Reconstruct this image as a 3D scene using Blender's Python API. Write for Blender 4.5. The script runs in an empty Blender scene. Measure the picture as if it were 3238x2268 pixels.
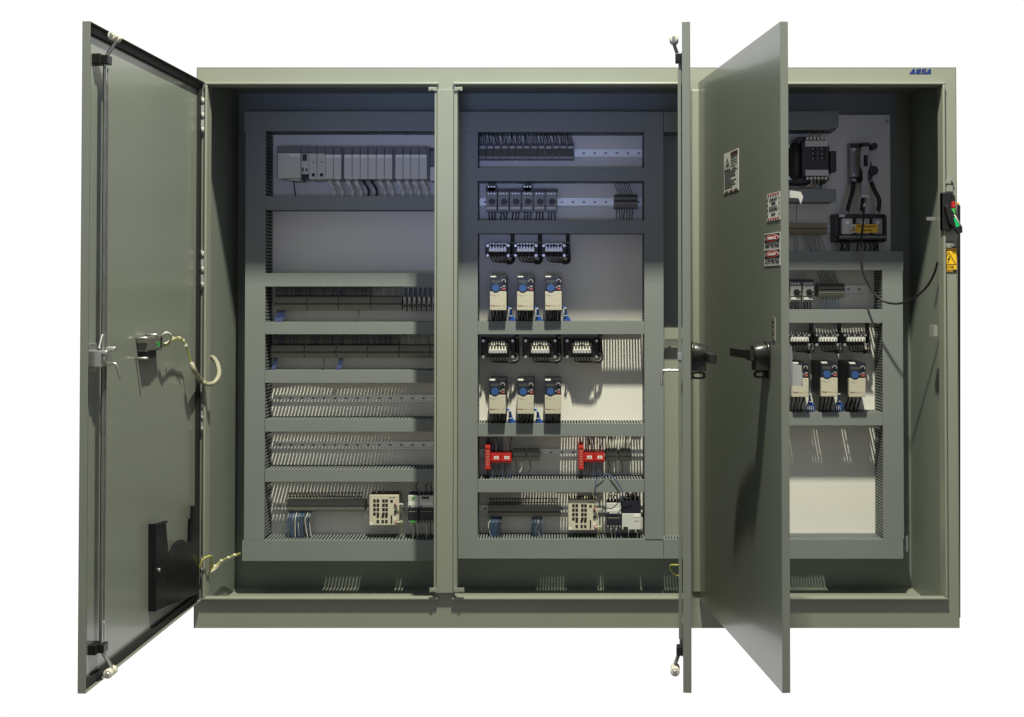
import bpy, math, random
from mathutils import Vector, Matrix
random.seed(7)
S = bpy.context.scene
COL = S.collection
R_ = math.radians

# ------------------------------------------------------------------ camera model
CAM = Vector((0.0, -4.2, 1.39)); PITCH = R_(0.9); FPX = 2306.0; CX = 1240.0
CY = 645.0 - FPX * math.tan(PITCH)
FW = Vector((0, math.cos(PITCH), math.sin(PITCH))); UP = Vector((0, -math.sin(PITCH), math.cos(PITCH)))
def ray(px, py): return FPX * FW + (px - CX) * Vector((1, 0, 0)) + (CY - py) * UP
def at(px, py, Y):
    d = ray(px, py); return CAM + d * ((Y - CAM.y) / d.y)
def rect(x0, x1, y0, y1, Y):           # photo rectangle -> X0,X1,Z0,Z1 on the plane at depth Y
    ym, xm = (y0 + y1) / 2, (x0 + x1) / 2
    return at(x0, ym, Y).x, at(x1, ym, Y).x, at(xm, y1, Y).z, at(xm, y0, Y).z

YP = 0.515      # face of the mounting panels
YF = 0.390      # face of the duct covers
HB = 0.558      # back of the cabinet

# ------------------------------------------------------------------ materials
def mat(name, col, rough=0.5, metal=0.0, var=0.06, scale=14.0, bump=0.0, bscale=300.0, spec=0.5, coat=0.0):
    m = bpy.data.materials.new(name); m.use_nodes = True
    nt = m.node_tree; N = nt.nodes; L = nt.links
    b = N['Principled BSDF']
    b.inputs['Roughness'].default_value = rough; b.inputs['Metallic'].default_value = metal
    b.inputs['Specular IOR Level'].default_value = spec
    if coat: b.inputs['Coat Weight'].default_value = coat; b.inputs['Coat Roughness'].default_value = .14
    tc = N.new('ShaderNodeTexCoord')
    nz = N.new('ShaderNodeTexNoise'); nz.inputs['Scale'].default_value = scale; nz.inputs['Detail'].default_value = 1.5
    L.new(tc.outputs['Object'], nz.inputs['Vector'])
    mx = N.new('ShaderNodeMix'); mx.data_type = 'RGBA'
    c = Vector(col)
    mx.inputs[6].default_value = (*(c * (1 - var)), 1); mx.inputs[7].default_value = (*(c * (1 + var)), 1)
    L.new(nz.outputs['Fac'], mx.inputs[0]); L.new(mx.outputs[2], b.inputs['Base Color'])
    mr = N.new('ShaderNodeMapRange'); mr.inputs[3].default_value = max(rough - 0.06, 0.02); mr.inputs[4].default_value = min(rough + 0.08, 1)
    L.new(nz.outputs['Fac'], mr.inputs[0]); L.new(mr.outputs[0], b.inputs['Roughness'])
    if bump:
        n2 = N.new('ShaderNodeTexNoise'); n2.inputs['Scale'].default_value = bscale; n2.inputs['Detail'].default_value = 2
        L.new(tc.outputs['Object'], n2.inputs['Vector'])
        bp = N.new('ShaderNodeBump'); bp.inputs['Strength'].default_value = bump; bp.inputs['Distance'].default_value = 0.002
        L.new(n2.outputs['Fac'], bp.inputs['Height']); L.new(bp.outputs[0], b.inputs['Normal'])
    return m
M = {}
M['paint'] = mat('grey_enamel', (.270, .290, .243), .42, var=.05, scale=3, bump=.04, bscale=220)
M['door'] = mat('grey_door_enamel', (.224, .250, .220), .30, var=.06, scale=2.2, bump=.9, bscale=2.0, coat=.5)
M['inner'] = mat('grey_inner_darker', (.205, .232, .212), .45, var=.07, scale=2.5, bump=.04, bscale=220)  # darker, greener tone of the cabinet grey for the inside faces
M['panel'] = mat('white_powder_coat', (.77, .76, .72), .5, var=.03, scale=4, bump=.05)
M['duct'] = mat('grey_duct_plastic', (.207, .229, .232), .5, var=.04, scale=6)
M['black'] = mat('black_plastic', (.014, .014, .016), .38, var=.2)
M['rubber'] = mat('black_rubber', (.010, .010, .011), .7, var=.2)
M['pocket'] = mat('pocket_plastic', (.010, .010, .013), .25, var=.2, spec=.3)
M['zinc'] = mat('zinc_steel', (.62, .64, .64), .34, .85, var=.12, scale=40)
M['rail'] = mat('galvanised_rail', (.72, .74, .73), .45, .75, var=.1, scale=25)
M['term'] = mat('terminal_grey', (.29, .28, .25), .55, var=.15, scale=60)
M['termlite'] = mat('terminal_light_grey', (.40, .39, .35), .5, var=.12, scale=60)
M['hole'] = mat('dark_opening', (.008, .008, .008), .8)
M['plc'] = mat('controller_grey', (.56, .56, .54), .5, var=.05)
M['plccap'] = mat('controller_cap', (.14, .14, .17), .45)
M['label'] = mat('label_white', (.80, .80, .78), .5, var=.04)
M['beige'] = mat('drive_beige', (.54, .515, .425), .48, var=.04)
M['navy'] = mat('drive_keypad', (.016, .018, .030), .3)
M['blue'] = mat('dial_blue', (.035, .095, .29), .4)
M['lcd'] = mat('display_grey', (.06, .065, .065), .2)
M['red'] = mat('red_plastic', (.50, .022, .020), .38, var=.08)
M['redbtn'] = mat('red_button', (.55, .10, .10), .4)
M['brown'] = mat('lettering_brown', (.26, .07, .03), .6)
M['faint'] = mat('lettering_grey', (.36, .33, .26), .6)
M['switch'] = mat('switch_beige', (.60, .57, .46), .5, var=.04)
M['psu'] = mat('supply_light_grey', (.60, .61, .60), .45)
M['green'] = mat('green_plug', (.06, .42, .08), .4)
M['copper'] = mat('copper_tone', (.30, .15, .08), .5, .3)
M['wblack'] = mat('black_wire', (.012, .012, .015), .45)
M['wblue'] = mat('blue_wire', (.020, .095, .42), .4)
M['wnavy'] = mat('deep_blue_wire', (.012, .035, .17), .45)
M['wsteel'] = mat('slate_blue_wire', (.06, .105, .20), .4)
M['wgrey'] = mat('grey_wire', (.30, .30, .28), .5)
M['wwhite'] = mat('white_wire', (.62, .61, .57), .45)
M['wred'] = mat('red_wire', (.5, .04, .03), .45)
M['wyg'] = mat('yellow_green_wire', (.46, .46, .12), .45)
M['wdark'] = mat('dark_wire_mass', (.03, .035, .05), .6)
M['starter'] = mat('starter_grey', (.30, .30, .31), .5, var=.06)
M['core'] = mat('transformer_core', (.017, .016, .018), .42, var=.3)
M['spiral'] = mat('spiral_wrap', (.36, .35, .27), .5, var=.08)
M['nylon'] = mat('white_nylon', (.78, .75, .66), .4)
M['yellow'] = mat('sign_yellow', (.90, .56, .015), .45)
M['ink'] = mat('black_ink', (.02, .018, .018), .5)
M['signred'] = mat('sign_red', (.48, .03, .03), .5)
M['signbrown'] = mat('sign_brown_red', (.10, .035, .028), .5)
M['logo'] = mat('logo_blue', (.012, .035, .21), .45)
M['orange'] = mat('orange_cap', (.85, .42, .05), .45)
M['lever'] = mat('lever_grey', (.36, .36, .37), .4)
M['portgrey'] = mat('port_dark_grey', (.13, .13, .125), .4)
M['ivory'] = mat('ivory_terminal', (.36, .31, .20), .55, var=.12, scale=60)
M['gunmetal'] = mat('handle_black', (.022, .022, .022), .30, var=.2)

# ------------------------------------------------------------------ mesh builder
class MB:
    def __init__(s): s.v, s.f, s.m, s.s = [], [], [], []
    def add(s, vs, fs, m=0, smooth=False):
        o = len(s.v); s.v += [tuple(p) for p in vs]
        for f in fs: s.f.append(tuple(i + o for i in f)); s.m.append(m); s.s.append(smooth)
        return s
    def box(s, x0, x1, y0, y1, z0, z1, m=0):
        if x0 > x1: x0, x1 = x1, x0
        if y0 > y1: y0, y1 = y1, y0
        if z0 > z1: z0, z1 = z1, z0
        return s.add([(x0,y0,z0),(x1,y0,z0),(x1,y1,z0),(x0,y1,z0),(x0,y0,z1),(x1,y0,z1),(x1,y1,z1),(x0,y1,z1)],
              [(0,3,2,1),(4,5,6,7),(0,1,5,4),(1,2,6,5),(2,3,7,6),(3,0,4,7)], m)
    def prism(s, poly, axis, a, b, m=0):      # poly of 2-D points; axis 'x' (y,z), 'y' (x,z), 'z' (x,y)
        n = len(poly)
        area = sum(poly[i][0]*poly[(i+1)%n][1]-poly[(i+1)%n][0]*poly[i][1] for i in range(n))
        if area < 0: poly = poly[::-1]
        if a > b: a, b = b, a
        def P(p, t): return {'x': (t,p[0],p[1]), 'y': (p[0],t,p[1]), 'z': (p[0],p[1],t)}[axis]
        vs = [P(p, a) for p in poly] + [P(p, b) for p in poly]
        fs = [tuple(range(n)), tuple(range(2*n-1, n-1, -1))] + [((i+1)%n, i, i+n, (i+1)%n+n) for i in range(n)]
        if axis in 'xz': fs = [f[::-1] for f in fs]
        return s.add(vs, fs, m)
    def tube(s, pts, r, n=7, m=0, smooth=True, sub=4):
        P = [Vector(p) for p in pts]
        if len(P) > 2 and sub > 1:
            Q = []
            for i in range(len(P)-1):
                p0 = P[max(i-1,0)]; p1 = P[i]; p2 = P[i+1]; p3 = P[min(i+2,len(P)-1)]
                for k in range(sub):
                    t = k/sub
                    Q.append(.5*((2*p1)+(p2-p0)*t+(2*p0-5*p1+4*p2-p3)*t*t+(3*p1-p0-3*p2+p3)*t**3))
            Q.append(P[-1]); P = Q
        vs, fs = [], []
        ref = None
        for i, p in enumerate(P):
            t = (P[min(i+1,len(P)-1)] - P[max(i-1,0)]).normalized()
            if ref is None: ref = t.orthogonal().normalized()
            a = (ref - t*ref.dot(t))
            a = a.normalized() if a.length > 1e-6 else t.orthogonal().normalized()
            ref = a; b = t.cross(a)
            rr = r(i/(len(P)-1)) if callable(r) else r
            for k in range(n):
                q = 2*math.pi*k/n; vs.append(p + a*math.cos(q)*rr + b*math.sin(q)*rr)
        for i in range(len(P)-1):
            for k in range(n):
                k2 = (k+1)%n; fs.append((i*n+k, i*n+k2, (i+1)*n+k2, (i+1)*n+k))
        fs2 = [tuple(range(n-1,-1,-1)), tuple(range((len(P)-1)*n, len(P)*n))]
        s.add(vs, fs, m, smooth); o = len(s.v)-len(vs)
        for f in fs2: s.f.append(tuple(i+o for i in f)); s.m.append(m); s.s.append(False)
        return s
    def cyl(s, p0, p1, r, n=20, m=0): return s.tube([p0, p1], r, n, m, True, 1)
    def cone(s, p0, p1, r0, r1, n=20, m=0): return s.tube([p0, p1], lambda t: r0+(r1-r0)*t, n, m, True, 1)
    def text(s, body, size, mw, m=0, depth=0.0004, bold=0.0, shear=0.0, width=None, align='CENTER'):
        cu = bpy.data.curves.new('lettering', 'FONT'); cu.body = body; cu.size = size; cu.extrude = depth
        cu.offset = bold; cu.shear = shear; cu.align_x = align; cu.align_y = 'CENTER'; cu.resolution_u = 2
        ob = bpy.data.objects.new('lettering', cu); COL.objects.link(ob)
        dg = bpy.context.evaluated_depsgraph_get(); dg.update()
        me = bpy.data.meshes.new_from_object(ob.evaluated_get(dg))
        sx = 1
        if width:
            xs = [v.co.x for v in me.vertices]; w = max(xs)-min(xs)
            if w > 1e-6: sx = width/w
        s.add([mw @ Vector((v.co.x*sx, v.co.y, v.co.z)) for v in me.vertices], [tuple(p.vertices) for p in me.polygons], m)
        bpy.data.objects.remove(ob); bpy.data.curves.remove(cu); bpy.data.meshes.remove(me)
        return s
    def build(s, name, mats, parent=None, world=True, bevel=0.0, loc=None):
        off = Vector((0,0,0))
        if parent is not None and world: off = WLOC.get(parent.name, Vector((0,0,0)))
        if loc is not None: off = Vector(loc)
        me = bpy.data.meshes.new(name)
        me.from_pydata([(x-off.x, y-off.y, z-off.z) for x,y,z in s.v], [], s.f)
        if not isinstance(mats, (list, tuple)): mats = [mats]
        for k in mats: me.materials.append(M[k])
        me.polygons.foreach_set('material_index', s.m); me.polygons.foreach_set('use_smooth', s.s)
        me.update()
        o = bpy.data.objects.new(name, me); COL.objects.link(o)
        if parent is not None: o.parent = parent
        if loc is not None: o.location = loc
        if bevel:
            b = o.modifiers.new('edge', 'BEVEL'); b.width = bevel; b.segments = 2; b.limit_method = 'ANGLE'; b.angle_limit = R_(50)
        return o
WLOC = {}
def tag(o, label, cat, group=None):
    o['label'] = label; o['category'] = cat
    if group: o['group'] = group
    return o
def thing(name, label, cat, loc=(0,0,0), group=None, rotz=0):
    o = bpy.data.objects.new(name, None); o.empty_display_size = .02; COL.objects.link(o)
    o.location = loc; o.rotation_euler = (0,0,rotz); WLOC[o.name] = Vector(loc)
    return tag(o, label, cat, group)
def kids(o): return KIDS.get(o.name, None) or [c for c in bpy.data.objects if c.parent == o]
KIDS = {}
def copy_tree(o, loc, label, group=None):
    def cp(a, par):
        c = a.copy(); COL.objects.link(c)
        if par is not None: c.parent = par
        for ch in [q for q in bpy.data.objects if q.parent == a]: cp(ch, c)
        return c
    c = cp(o, None); c.location = loc; c['label'] = label
    if group: c['group'] = group
    WLOC[c.name] = Vector(loc)
    return c
ORD = ['first','second','third','fourth','fifth','sixth','seventh','eighth','ninth','tenth','eleventh','twelfth','thirteenth','fourteenth']

# ------------------------------------------------------------------ world and lamp
W = bpy.data.worlds.new('World'); S.world = W; W.use_nodes = True
nt = W.node_tree; N = nt.nodes; L = nt.links
bg = N['Background']
tc = N.new('ShaderNodeTexCoord'); sp = N.new('ShaderNodeSeparateXYZ'); L.new(tc.outputs['Generated'], sp.inputs[0])
up = N.new('ShaderNodeMapRange'); up.inputs[1].default_value = -1; up.inputs[2].default_value = 1
L.new(sp.outputs['Z'], up.inputs[0])
hall = N.new('ShaderNodeValToRGB'); cr_ = hall.color_ramp; cr_.interpolation = 'EASE'
cr_.elements[0].position = .15; cr_.elements[0].color = (.19, .155, .09, 1)
cr_.elements[1].position = .46; cr_.elements[1].color = (.285, .278, .265, 1)
e_ = cr_.elements.new(.85); e_.color = (.27, .30, .37, 1)
L.new(up.outputs[0], hall.inputs[0])
bk = N.new('ShaderNodeMapRange'); bk.interpolation_type = 'SMOOTHSTEP'; bk.inputs[1].default_value = .42; bk.inputs[2].default_value = .50
L.new(sp.outputs['Y'], bk.inputs[0])
wm = N.new('ShaderNodeMix'); wm.data_type = 'RGBA'; wm.inputs[7].default_value = (1.05, 1.05, 1.05, 1)
L.new(bk.outputs[0], wm.inputs[0]); L.new(hall.outputs['Color'], wm.inputs[6]); L.new(wm.outputs[2], bg.inputs['Color'])
bg.inputs['Strength'].default_value = 1.0

ld = bpy.data.lights.new('hall_lamp', 'AREA'); ld.shape = 'RECTANGLE'; ld.size = .11; ld.size_y = .28; ld.energy = 600; ld.color = (1, .97, .755)
lo = bpy.data.objects.new('hall_lamp', ld); COL.objects.link(lo); lo.location = (.25, -2.28, 6.39)
lo.rotation_euler = (Vector((.1, .4, .9)) - lo.location).to_track_quat('-Z', 'Y').to_euler()

# added cool spots, not real hall lamps: imitate blue glare in the upper bays
for src, aim, power, cone in (((-.2,-5.2,1.0), (-.30,.3,2.38), 300, 24), ((1.5,-5.2,1.2), (1.15,.3,2.34), 75, 20), ((-1.3,-5.2,1.2), (-1.25,.3,2.2), 60, 18)):
    sd = bpy.data.lights.new('added_cool_spot', 'SPOT'); sd.energy = power; sd.color = (.42, .52, 1.0); sd.spot_size = R_(cone); sd.spot_blend = 1.0; sd.shadow_soft_size = .4
    so = bpy.data.objects.new('added_cool_spot', sd); COL.objects.link(so); so.location = src
    so.rotation_euler = (Vector(aim) - so.location).to_track_quat('-Z', 'Y').to_euler()

# ------------------------------------------------------------------ enclosure
XL, XR, ZB, ZT = rect(437.5, 2148, 151, 1408.5, 0)
ENC = thing('electrical_enclosure', 'large grey steel electrical cabinet standing with its three doors open', 'cabinet', ((XL+XR)/2, .3, ZB))
t = .003
b = MB()
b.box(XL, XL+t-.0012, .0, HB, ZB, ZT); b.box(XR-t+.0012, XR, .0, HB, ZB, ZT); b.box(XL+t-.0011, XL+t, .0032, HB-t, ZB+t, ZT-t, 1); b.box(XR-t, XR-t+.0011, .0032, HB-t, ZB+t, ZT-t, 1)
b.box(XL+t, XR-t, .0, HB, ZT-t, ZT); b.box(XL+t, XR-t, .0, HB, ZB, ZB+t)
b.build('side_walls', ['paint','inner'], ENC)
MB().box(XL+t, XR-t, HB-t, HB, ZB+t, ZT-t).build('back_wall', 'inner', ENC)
def zpx(y, Y=0): return at(1240, y, Y).z
def xpx(x, Y=0): return at(x, 645, Y).x
b = MB()
zo0, zo1 = zpx(1338), zpx(191)
xo = [xpx(465), xpx(978), xpx(1021), xpx(1541), xpx(1588), xpx(2113)]
b.box(XL+t, XR-t, .0005, t, zo1, ZT-t); b.box(XL+t, XR-t, .0005, t, ZB+t, zo0)
b.box(XL+t, xo[0], .0005, t, zo0, zo1); b.box(xo[3], xo[4], .0005, t, zo0, zo1); b.box(xo[5], XR-t, .0005, t, zo0, zo1)
# returns behind the frame
b.box(XL+t, XR-t, t, .05, zo1, zo1+.003); b.box(XL+t, XR-t, t, .012, zo0-.003, zo0)
b.box(xo[0]-.003, xo[0], t, .04, zo0, zo1); b.box(xo[5], xo[5]+.003, t, .04, zo0, zo1)
b.box(xo[3], xo[3]+.003, t, .06, zo0, zo1); b.box(xo[4]-.003, xo[4], t, .06, zo0, zo1)
b.build('front_frame', 'paint', ENC)
LIP = .022
def lip(x0, x1, sides):
    th = .010; b = MB()
    x0 += .0; z0, z1 = zo0, zo1
    b.box(x0-th, x1+th, -LIP, .0, z1-.002, z1+th-.002); b.box(x0-th, x1+th, -LIP, .0, z0-th+.002, z0+.002)
    if 'l' in sides: b.box(x0-th+.002, x0+.002, -LIP, .0, z0+.002, z1-.002)
    if 'r' in sides: b.box(x1-.002, x1+th-.002, -LIP, .0, z0+.002, z1-.002)
    return b.build('opening_lip', 'paint', ENC, bevel=.0035)
lip(xo[0], xo[1], 'l'); lip(xo[2], xo[3], 'r'); lip(xo[4], xo[5], 'lr')
# removable centre post
b = MB(); zc0, zc1 = zpx(1326), zpx(203)
b.box(xpx(981), xpx(1017.5), -.024, -.004, zc0, zc1); 
b.box(xpx(975.5), xpx(980), -.028, .03, zc0+.006, zc1+.004); b.box(xpx(1018.6), xpx(1026.5), -.028, .03, zc0+.006, zc1+.004)
b.box(xpx(981), xpx(1017.5), -.0038, .02, zc0+.01, zc1-.01)
post = b.build('centre_post', 'paint', ENC, bevel=.0015)
b = MB(); b.box(xo[1], xo[2], .0005, .003, zc1-.02, zo1); b.box(xo[1], xo[2], .0005, .003, zo0, zc0+.02); b.build('post_backing', 'paint', ENC)
for (x0,x1,y0,y1) in ((961,980,195.5,204),(1018.5,1037,195.5,204),(963,980,1318,1328),(1018.5,1041,1318,1328)):
    X0,X1,Z0,Z1 = rect(x0,x1,y0,y1,-.03)
    b = MB(); b.box(X0,X1,-.034,-.029,Z0,Z1)
    xm = X0+.014 if x0 < 1000 else X1-.014
    b.cyl((xm,-.034,(Z0+Z1)/2),(xm,-.039,(Z0+Z1)/2),.0055,10)
    b.build('post_bracket', 'paint', ENC, bevel=.001)
# dark line where the post meets the header
X0,X1,Z0,Z1 = rect(980,1019,202.3,203.4,-.02)
MB().box(X0,X1,-.021,-.004,Z0,Z1).build('joint_gap', 'hole', ENC)
# rounded channel of the fixed mullion
b = MB()
b.prism([(xpx(1549)+.0,0.0004),(xpx(1553),-.010),(xpx(1571),-.010),(xpx(1577),.0004)], 'z', zo0+.02, zo1-.02)
b.build('fixed_mullion', 'paint', ENC, bevel=.004)
# maker's letters
p = at(2063, 160, -.0006)
b = MB(); mw = Matrix.Translation(p) @ Matrix.Rotation(R_(90), 4, 'X')
def italic(poly, dx): 
    b.prism([(p.x + (x+dx+.28*z)*.0222, p.z + (z-.5)*.0205) for x, z in poly], 'y', -.0015, -.0006)
for dx in (-1.86, 1.10):
    italic([(-.12,0),(.30,0),(.50,.62),(.50,1),(.30,1)], dx); italic([(.40,0),(.90,0),(.62,1),(.56,1),(.56,.5)], dx)
italic([(0,0),(.18,0),(.18,1),(0,1)], -.88); italic([(.26,.0),(.8,0),(.9,.12),(.9,.42),(.26,.42)], -.88); italic([(.26,.52),(.85,.52),(.85,.9),(.75,1),(.26,1)], -.88)
italic([(0,0),(.8,0),(.9,.1),(.9,.42),(.55,.42),(.55,.2),(0,.2)], .12); italic([(.0,.52),(.35,.52),(.35,.8),(.85,.8),(.85,1),(.1,1),(0,.9)], .12); italic([(.1,.42),(.9,.42),(.8,.55),(.0,.55)], .12)
b.build('maker_lettering', 'logo', ENC)

# ------------------------------------------------------------------ doors
DW, DTH = .972, .026
DZ0, DZ1 = zpx(1343.5), zpx(185.5)
class Door:
    def __init__(s, hx, ang, hinge_right, label):
        s.h = Vector((hx, -.003, 0)); s.a = ang; s.right = hinge_right
        s.rot = Matrix.Rotation(ang, 4, 'Z')
        s.m = Matrix.Translation(s.h) @ s.rot; s.inv = s.m.inverted()
    def loc(s, px, py, y=0.0):           # pixel -> local (x, y, z) on the plane y of the door
        o = s.inv @ CAM; d = s.inv.to_3x3() @ ray(px, py)
        k = (y - o.y)/d.y; return o + d*k
    def make(s, hinge_label=None):
        sg = -1 if s.right else 1
        X = lambda u: sg*u
        b = MB()
        y0 = -DTH
        b.box(X(0), X(DW), y0, y0+.002, DZ0, DZ1)
        b.box(X(DW-.002), X(DW), y0+.002, 0, DZ0, DZ1); b.box(X(0), X(.002), y0+.002, 0, DZ0, DZ1)
        b.box(X(.002), X(DW-.002), y0+.002, 0, DZ0, DZ0+.002); b.box(X(.002), X(DW-.002), y0+.002, 0, DZ1-.002, DZ1)
        d = b.build('door', 'door', ENC, world=False, bevel=.0008)
        d.matrix_world = s.m
        d.location = s.h - WLOC[ENC.name]; d.rotation_euler = (0,0,s.a)
        s.o = d
        g = MB(); i0, i1 = .004, .028
        g.box(X(i0), X(i1), y0+.002, y0+.014, DZ0+i0, DZ1-i0); g.box(X(DW-i1), X(DW-i0), y0+.002, y0+.014, DZ0+i0, DZ1-i0)
        g.box(X(i1), X(DW-i1), y0+.002, y0+.014, DZ0+i0, DZ0+.030); g.box(X(i1), X(DW-i1), y0+.002, y0+.014, DZ1-.030, DZ1-i0)
        g.build('gasket', 'rubber', d, world=False)
        return d
    def rod(s, u, ry, ztop, zbot, zguides):
        sg = -1 if s.right else 1; x = sg*u
        b = MB()
        b.tube([(x,.006,ztop-.16),(x,.006,ztop-.09),(x-sg*.004,.010,ztop-.06),(x-sg*.006,ry-.002,ztop-.02),(x-sg*.006,ry,ztop)], .0062, 6, 0, True, 3)
        b.tube([(x,.006,zbot+.16),(x,.006,zbot+.09),(x-sg*.004,.010,zbot+.06),(x-sg*.006,ry-.002,zbot+.02),(x-sg*.006,ry,zbot)], .0062, 6, 0, True, 3)
        b.box(x-.010, x+.010, .004, .007, zbot+.10, ztop-.10, 1); b.box(x-.010, x-.0075, .0071, .014, zbot+.10, ztop-.10); b.box(x+.0075, x+.010, .0071, .014, zbot+.10, ztop-.10)
        b.build('locking_rod', ['door','door'] if s.right else ['zinc','gunmetal'], s.o, world=False)
        for z in (ztop, zbot):
            r = MB()
            for q in (-.013, .013): r.tube([(x-.002+q-.009,ry,z),(x-.002+q-.008,ry,z),(x-.002+q+.008,ry,z),(x-.002+q+.009,ry,z)], lambda k: .0145 if .1<k<.9 else .011, 18, 0, True, 1)
            r.cyl((x-.026,ry,z),(x+.024,ry,z),.006,10,1)
            r.build('roller', ['nylon','zinc'], s.o, world=False)
        for z in zguides:
            g = MB(); g.box(x-.016, x+.030, -DTH+.002, .0035, z-.016, z+.016); g.box(x-.016, x+.016, .0035, .022, z-.014, z+.014)
            g.build('rod_guide', 'black', s.o, world=False, bevel=.002)

def angle_for(hx, px, right):
    # free-edge pixel column -> door angle about the hinge
    best = None
    for k in range(4000, 11000):
        a = R_(k/100.)
        fx = hx + DW*math.cos(a)*(-1 if right else 1); fy = -.003 - DW*math.sin(a)
        x = CX + FPX*fx/(fy+4.2)
        e = abs(x-px)
        if best is None or e < best[0]: best = (e, a)
    return best[1]
hx1 = xpx(458.5)
aL = angle_for(hx1, 198.5, False)
D1 = Door(hx1, -aL, False, ''); D1.make()
hx3 = xpx(1580.5)
a3 = angle_for(hx3, 1769, False)      # inner edge of the free end; outer skin is to its left
D3 = Door(hx3, -a3, False, ''); D3.make()
hx2 = at(1534.5, 645, 0).x
a2 = angle_for(hx2, 1530.0, True)
D2 = Door(hx2, a2, True, ''); D2.make()
# shades of each door are told apart by their labels
D1.o['label'] = 'leftmost door, swung wide open, showing its inside'
D2.o['label'] = 'middle door, seen edge on'
D3.o['label'] = 'right door, outer face with warning stickers showing'

# locking rods
def du(door, px, py, y): return abs(door.loc(px, py, y).x)
uL = du(D1, 234, 400, .006)
D1.rod(uL, .036, D1.loc(243, 76, .034).z, D1.loc(227, 1522, .034).z, (D1.loc(226, 129, .01).z, D1.loc(214, 1463, .01).z))
D2.rod(DW-.075, .026, at(1513, 90, -.885).z, at(1518, 1500, -.885).z, (at(1518,133,-.88).z, at(1524,1455,-.88).z))
D3.rod(.78, .036, D1.loc(243, 76, .034).z, D1.loc(227, 1522, .034).z, (D1.loc(226, 129, .01).z, D1.loc(214, 1463, .01).z))
# centre latch of the left door
c = D1.loc(229, 803, .02)
b = MB()
b.box(c.x-.045, c.x+.042, -DTH+.002, -.018, c.z-.045, c.z+.045)
b.box(c.x-.040, c.x+.030, -.018, .030, c.z-.026, c.z+.024); b.cyl((c.x,.03,c.z),(c.x,.042,c.z),.022,18)
b.cyl((c.x+.02,.03,c.z+.018),(c.x+.02,.048,c.z+.018),.009,8); b.cyl((c.x-.03,.02,c.z+.028),(c.x-.03,.05,c.z+.028),.008,8)
b.tube([(c.x-.028,.038,c.z-.020),(c.x-.030,.052,c.z-.024),(c.x-.044,.06,c.z-.07)], .0045, 8)
b.prism([(c.x-.006,c.z+.03),(c.x+.004,c.z+.03),(c.x-.02,c.z+.075),(c.x-.024,c.z+.07)],'y',.006,.012)
b.build('latch_mechanism', 'zinc', D1.o, world=False, bevel=.0015)
for D, px, py in ((D2, 1508, 800), (D3, 1700, 800)):
    z = zpx(800, -.9) if D is D2 else D3.loc(1735, 800, -DTH).z
    sg = -1 if D.right else 1
    x = sg*(DW-.075)
    b = MB(); e_y = .003 if D is D2 else .022; b.box(x-.04, x+.04, -DTH+.002, e_y, z-.055, z+.035)
    z2 = z - .045
    b.tube([(x,e_y-.004,z2),(x,.055,z2),(x,.066,z2-.006),(x,.068,z2-.05)], .0045, 8, 0, True, 3)
    b.box(x-.012,x+.012,e_y,.034 if D is D3 else .016,z-.01,z+.012)
    b.build('latch_mechanism', 'zinc', D.o, world=False, bevel=.0015)
# catch hook on the inside of the right door
zc = D3.loc(1745, 432, -DTH).z
b = MB(); x = DW-.03
b.prism([(-.02,zc-.014),(.042,zc-.016),(.050,zc-.036),(.058,zc-.012),(.050,zc+.004),(-.02,zc+.012)], 'x', x-.003, x+.003)
b.build('catch_hook', 'psu', D3.o, world=False)
# L bracket
zc = D3.loc(1745, 842, -DTH).z
b = MB(); b.prism([(-.02,zc-.035),(.058,zc-.035),(.058,zc+.030),(.03,zc+.034),(.03,zc+.042),(-.02,zc+.042)],'x',DW-.05,DW-.046)
b.build('latch_plate', 'rail', D3.o, world=False)

# outside swing handles
def handle(D, px, py, lever):
    if D is D2: z = at(1566, 800, -.93).z; x = -(DW-.085)
    else:
        q = D.loc(px, py, -DTH); z = q.z; x = q.x
    y = -DTH
    b = MB()
    b.box(x-.030, x+.026, y-.005, y, z-.075, z+.046)
    b.cone((x-.002,y-.004,z+.008),(x-.002,y-.010,z+.008),.039,.038,28); b.cone((x-.002,y-.010,z+.008),(x-.002,y-.050,z+.004),.036,.029,28); b.cone((x-.002,y-.050,z+.004),(x-.002,y-.053,z+.004),.029,.025,28)
    b.box(x-.024, x+.022, y-.048, y-.004, z-.048, z-.002)
    # padlock eye
    n = 16; zc = z-.062
    for k in range(n):
        a0, a1 = 2*math.pi*k/n, 2*math.pi*(k+1)/n
        def E(a, ry, rz): return (y-.0235+ ry*math.copysign(abs(math.cos(a))**.7, math.cos(a)), zc + rz*math.copysign(abs(math.sin(a))**.7, math.sin(a)))
        b.prism([E(a0,.0145,.0058),E(a0,.0235,.0125),E(a1,.0235,.0125),E(a1,.0145,.0058)], 'x', x-.012, x-.004)
    if lever:
        # lever points back towards the hinge, leaning out of the door
        b.prism([(x-.02,y-.044),(x-.02,y-.064),(x-.165,y-.078),(x-.178,y-.072),(x-.175,y-.056),(x-.06,y-.044)], 'z', z-.012, z+.016)
        b.box(x-.028,x+.018,y-.066,y-.050,z-.016,z+.020)
    else:
        b.box(x-.024,x+.016,y-.068,y-.050,z-.022,z+.018)
    h = b.build('swing_handle', 'gunmetal', D.o, world=False, bevel=.003)
handle(D3, 1722, 797, True); handle(D2, 0, 0, True)
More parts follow.
